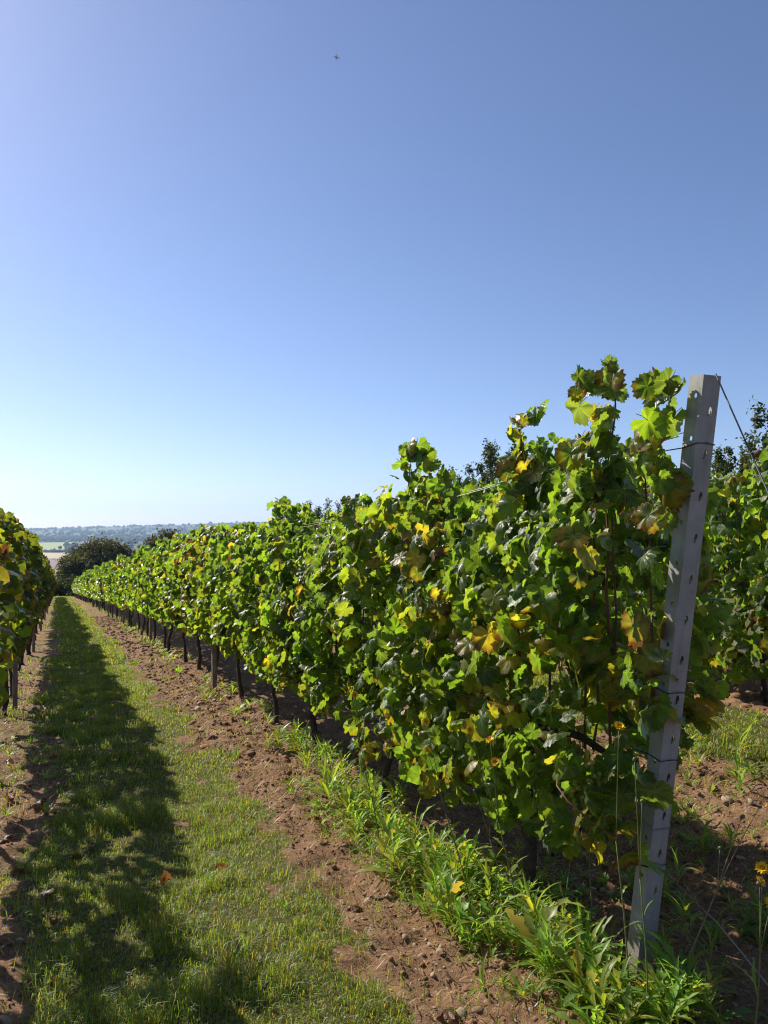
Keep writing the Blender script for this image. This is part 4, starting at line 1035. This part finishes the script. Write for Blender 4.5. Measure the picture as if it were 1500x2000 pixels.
# the shelter belt beyond the rows
SB = [(crown_mesh('crown', 20 + i, 1.7, 1.5, 6.2, 420, 26, 0.12, (0.026, 0.040, 0.016), (0.075, 0.10, 0.036), 'multi'), trunk_mesh(20 + i, 5.0, 0.08, 7, 0.6, 0.6)) for i in range(3)]
belt = [(1424, 23.5, 0.76), (1495, 22.5, 0.79), (1382, 25.0, 0.62), (1320, 26.5, 0.66), (1258, 29, 0.70), (1200, 31, 0.74), (1150, 33, 0.78), (1105, 36, 0.84), (1062, 39, 0.84), (1020, 41, 0.88), (985, 44, 0.98), (952, 45, 1.02), (918, 47, 0.98), (880, 50, 0.92), (840, 53, 0.88), (790, 56, 0.84), (740, 60, 0.84), (672, 64, 0.86), (634, 67, 1.04), (608, 69, 0.94), (580, 72, 0.86), (530, 80, 0.80), (1570, 22, 0.75), (1660, 21.5, 0.8), (1760, 21, 0.74), (1880, 20.5, 0.78)]
for k, (px, d, s) in enumerate(belt):
    x, y = place(px, d); c, t = SB[k % 3]
    lb = {0: 'slender tree rising beside the guy wire of the end post', 1: 'slender tree at the edge of the picture above the next vine row', 18: 'small pointed tree poking above the vines near the far hills', 11: 'slender shelter tree above the dip between the second peak and the first shoots'}.get(k, 'slender shelter-belt tree behind the vine rows')
    tree('shelter_tree', x, y, float(base_z(x, y)) - 0.1, c, t, lb, 'shelter-belt trees behind the rows', 0.3, s * (1.17 if d < 40 else 1.32), k * 1.3)

# ------------------------------------------------------------------ valley: fields, hedges, woods
def valley_point(px, py):
    t = (px - 750) / F_PX; d = 1500.0
    for _ in range(60):
        x, y = cam_xy(t, d); d = 0.5 * d + 0.5 * (CAM_H - float(base_z(x, y))) / max((py - 1034) / F_PX, 1e-4)
    return cam_xy(t, d)
def field(name, corners, col, label):
    c = [valley_point(*p_) for p_ in corners]; nn = 10; V = []
    for i in range(nn + 1):
        for j in range(nn + 1):
            s, t = i / nn, j / nn
            x = (1 - s) * ((1 - t) * c[0][0] + t * c[1][0]) + s * ((1 - t) * c[3][0] + t * c[2][0]); y = (1 - s) * ((1 - t) * c[0][1] + t * c[1][1]) + s * ((1 - t) * c[3][1] + t * c[2][1])
            V.append((x, y, float(base_z(x, y)) + 0.6))
    Q = [(i * (nn + 1) + j, i * (nn + 1) + j + 1, (i + 1) * (nn + 1) + j + 1, (i + 1) * (nn + 1) + j) for i in range(nn) for j in range(nn)]
    m = solid_mat(name + '_cover', col, 0.95, 0.14, 0.02, coord='Object')
    o = link(name, tri_mesh(name, V, Q, m)); o['kind'] = 'structure'; o['label'] = label
field('meadow', ((60, 1076), (140, 1074), (146, 1059), (60, 1061)), (0.30, 0.34, 0.13), 'pale green meadow in the valley')
field('stubble_field', ((40, 1092), (140, 1092), (142, 1080), (40, 1080)), (0.46, 0.37, 0.22), 'pale straw stubble field in the valley')
field('ploughed_field', ((20, 1125), (150, 1125), (150, 1093), (20, 1093)), (0.24, 0.165, 0.13), 'brown ploughed field in the valley')
field('meadow', ((205, 1066), (262, 1066), (262, 1060), (205, 1060)), (0.28, 0.29, 0.14), 'narrow pale meadow between far trees')
field('stubble_field', ((222, 1041.5), (262, 1041.5), (262, 1038.5), (222, 1038.5)), (0.50, 0.44, 0.32), 'far pale field on the slope of the hills')
field('stubble_field', ((300, 1038.5), (400, 1038), (400, 1035.6), (300, 1036)), (0.48, 0.45, 0.32), 'long far pale field below the hilltop')

def blob(seed, sub=ICO2):
    r_ = np.random.default_rng(seed); V = sub[0].copy()
    f = np.zeros(len(V))
    for k in range(16):
        c = norm(r_.normal(size=3)); f += np.exp(-((V - c) ** 2).sum(1) / 0.10) * r_.uniform(0.05, 0.30)
    return V * (0.82 + f)[:, None], sub[1]
BLOBS = [blob(60 + i) for i in range(6)]
BLOBS_LO = [blob(80 + i, ICO1) for i in range(4)]
M['wood_far'] = solid_mat('woodland_canopy', (0.038, 0.052, 0.020), 0.95, 0.55, 0.25, coord='Object')
r = np.random.default_rng(66)
def woods(name, spots, label):
    Vs, Fs = [], []; n0 = 0
    for x, y, s, lo in spots:
        V, F = (BLOBS_LO if lo else BLOBS)[int(r.integers(0, 4))]
        a = r.uniform(0, 6.28); ca, sa = math.cos(a), math.sin(a)
        W = V * np.array([s * r.uniform(.9, 1.3), s * r.uniform(.9, 1.3), s * r.uniform(.85, 1.2)]); W = np.stack([W[:, 0] * ca - W[:, 1] * sa, W[:, 0] * sa + W[:, 1] * ca, W[:, 2]], -1)
        Vs.append(W + np.array([x, y, float(base_z(x, y)) + s * 0.55])); Fs.append(F + n0); n0 += len(V)
    o = link(name, tri_mesh(name, np.vstack(Vs), np.vstack(Fs), M['wood_far'], smooth=True)); tag(o, label, 'woodland', kind='stuff')
def band(px0, px1, py0, py1, n, s0, s1, lo=False):
    out = []
    for k in range(n):
        px, py = r.uniform(px0, px1), r.uniform(py0, py1); x, y = valley_point(px, py); out.append((x, y, r.uniform(s0, s1), lo))
    return out
woods('valley_woodland', band(20, 300, 1050, 1058, 260, 6, 11) + band(190, 420, 1056, 1075, 150, 6, 11) + band(130, 150, 1066, 1082, 26, 6, 9) + band(30, 132, 1077.5, 1079.5, 60, 2.5, 4.5) + band(30, 140, 1058, 1059, 40, 3, 6), 'dark wooded belt across the valley floor')
hs = []
for k in range(1500):
    d = r.uniform(3300, 6900); t = r.uniform(-0.52, 0.1); x, y = cam_xy(t, d)
    if vnoise(np.array([x / 330.0]), np.array([y / 260.0]), 93)[0] > 0.34: hs.append((x, y, r.uniform(8, 15), True))
woods('hill_woodland', hs, 'blue wooded hills along the horizon')
M['far_crown'] = solid_mat('far_tree_crown', (0.036, 0.050, 0.018), 0.95, 0.5, 0.4, coord='Object')
FT = tri_mesh('crown', BLOBS[0][0] * np.array([6, 6, 5.4]) + np.array([0, 0, 6.5]), BLOBS[0][1], M['far_crown'], smooth=True)
FTT = MB().add(*tube_arr(np.array([(0, 0, -1), (0, 0, 3), (0.2, 0, 6)]), [0.6, 0.45, 0.3], 6)).mesh('trunk', M['tree_bark'])
for px, py, s, lb in ((118, 1074, 0.95, 'round tree standing in the hedge of the valley meadow'), (107, 1076, 0.55, 'low tree in the valley hedge beside the round one'), (73, 1075, 1.0, 'tree at the near end of the valley hedge, beside the shaded vines'), (140, 1080, 1.35, 'big dark tree at the end of the valley meadow'), (229, 1064, 0.9, 'tree standing alone in the narrow far meadow'), (250, 1074, 1.2, 'dark tree behind the crown of the big oak')):
    x, y = valley_point(px, py); tree('hedge_tree', x, y, float(base_z(x, y)), FT, FTT, lb, 'trees in the valley', 0, s, px)

# ------------------------------------------------------------------ airliner high overhead
def airliner():
    d = 4200.0; x, y = place(655, d); z = CAM_H + (1034 - 100) / F_PX * d
    root = link('airplane', None, loc=(x, y, z)); tag(root, 'tiny airplane high in the blue sky', 'airplane')
    k = np.linspace(0, 1, 9); rad = np.interp(k, [0, .06, .15, .7, 1], [0.2, 1.4, 2.0, 2.0, 0.4])
    link('fuselage', MB().add(*tube_arr(np.stack([0 * k, (k - 0.5) * 36, 0.6 * np.clip(k - 0.75, 0, 1) * 4], -1), rad, 10)).mesh('fuselage', M['plane'], True), root)
    def slab(p, t=0.35):
        p = np.array(p, float); n = len(p); V = np.vstack([p, p + np.array([0, 0, t])]) if abs(p[:, 2].max() - p[:, 2].min()) < 4 else np.vstack([p, p + np.array([t, 0, 0])])
        F = [(0, i, i + 1) for i in range(1, n - 1)] + [(n, n + i + 1, n + i) for i in range(1, n - 1)]
        for i in range(n): j = (i + 1) % n; F += [(i, j, n + j), (i, n + j, n + i)]
        return V, np.array(F)
    for s in (-1, 1):
        link('wing', MB().add(*slab([(0, 3, -0.8), (s * 17, -6, 1.2), (s * 17, -8, 1.2), (0, -5, -0.8)])).mesh('wing', M['plane']), root)
        link('tailplane', MB().add(*slab([(0, -13.5, 1.4), (s * 6, -16.5, 1.8), (s * 6, -18, 1.8), (0, -17.5, 1.4)])).mesh('tailplane', M['plane']), root)
        link('engine', MB().add(*tube_arr(np.array([(s * 5.6, 3.2, -2.0), (s * 5.6, 1, -2.0), (s * 5.6, -1.5, -2.0)]), [1.0, 1.15, 0.6], 8)).mesh('engine', M['plane'], True), root)
    link('tail_fin', MB().add(*slab([(-0.15, -12, 1.8), (-0.15, -17, 8), (-0.15, -19, 8), (-0.15, -18, 1.8)], 0.3)).mesh('tail_fin', M['plane']), root)
    root.rotation_euler = (R(25), R(40), R(75))
airliner()

# ------------------------------------------------------------------ haze
bx0, bx1, by0, by1, bz0, bz1 = -7000, 8600, -550, 8900, -75, 260
V, F = box_arr(bx0, bx1, by0, by1, bz0, bz1)
hm, nt, out = new_mat('valley_haze')
pv = N(nt, 'ShaderNodeVolumePrincipled'); pv.inputs['Color'].default_value = (0.50, 0.70, 1.0, 1); pv.inputs['Density'].default_value = 0.000095; pv.inputs['Anisotropy'].default_value = 0.3
nt.links.new(pv.outputs[0], out.inputs['Volume'])
hz = link('haze', tri_mesh('haze', V, F, hm)); tag(hz, 'thin blue summer haze over the valley', 'haze', kind='stuff')
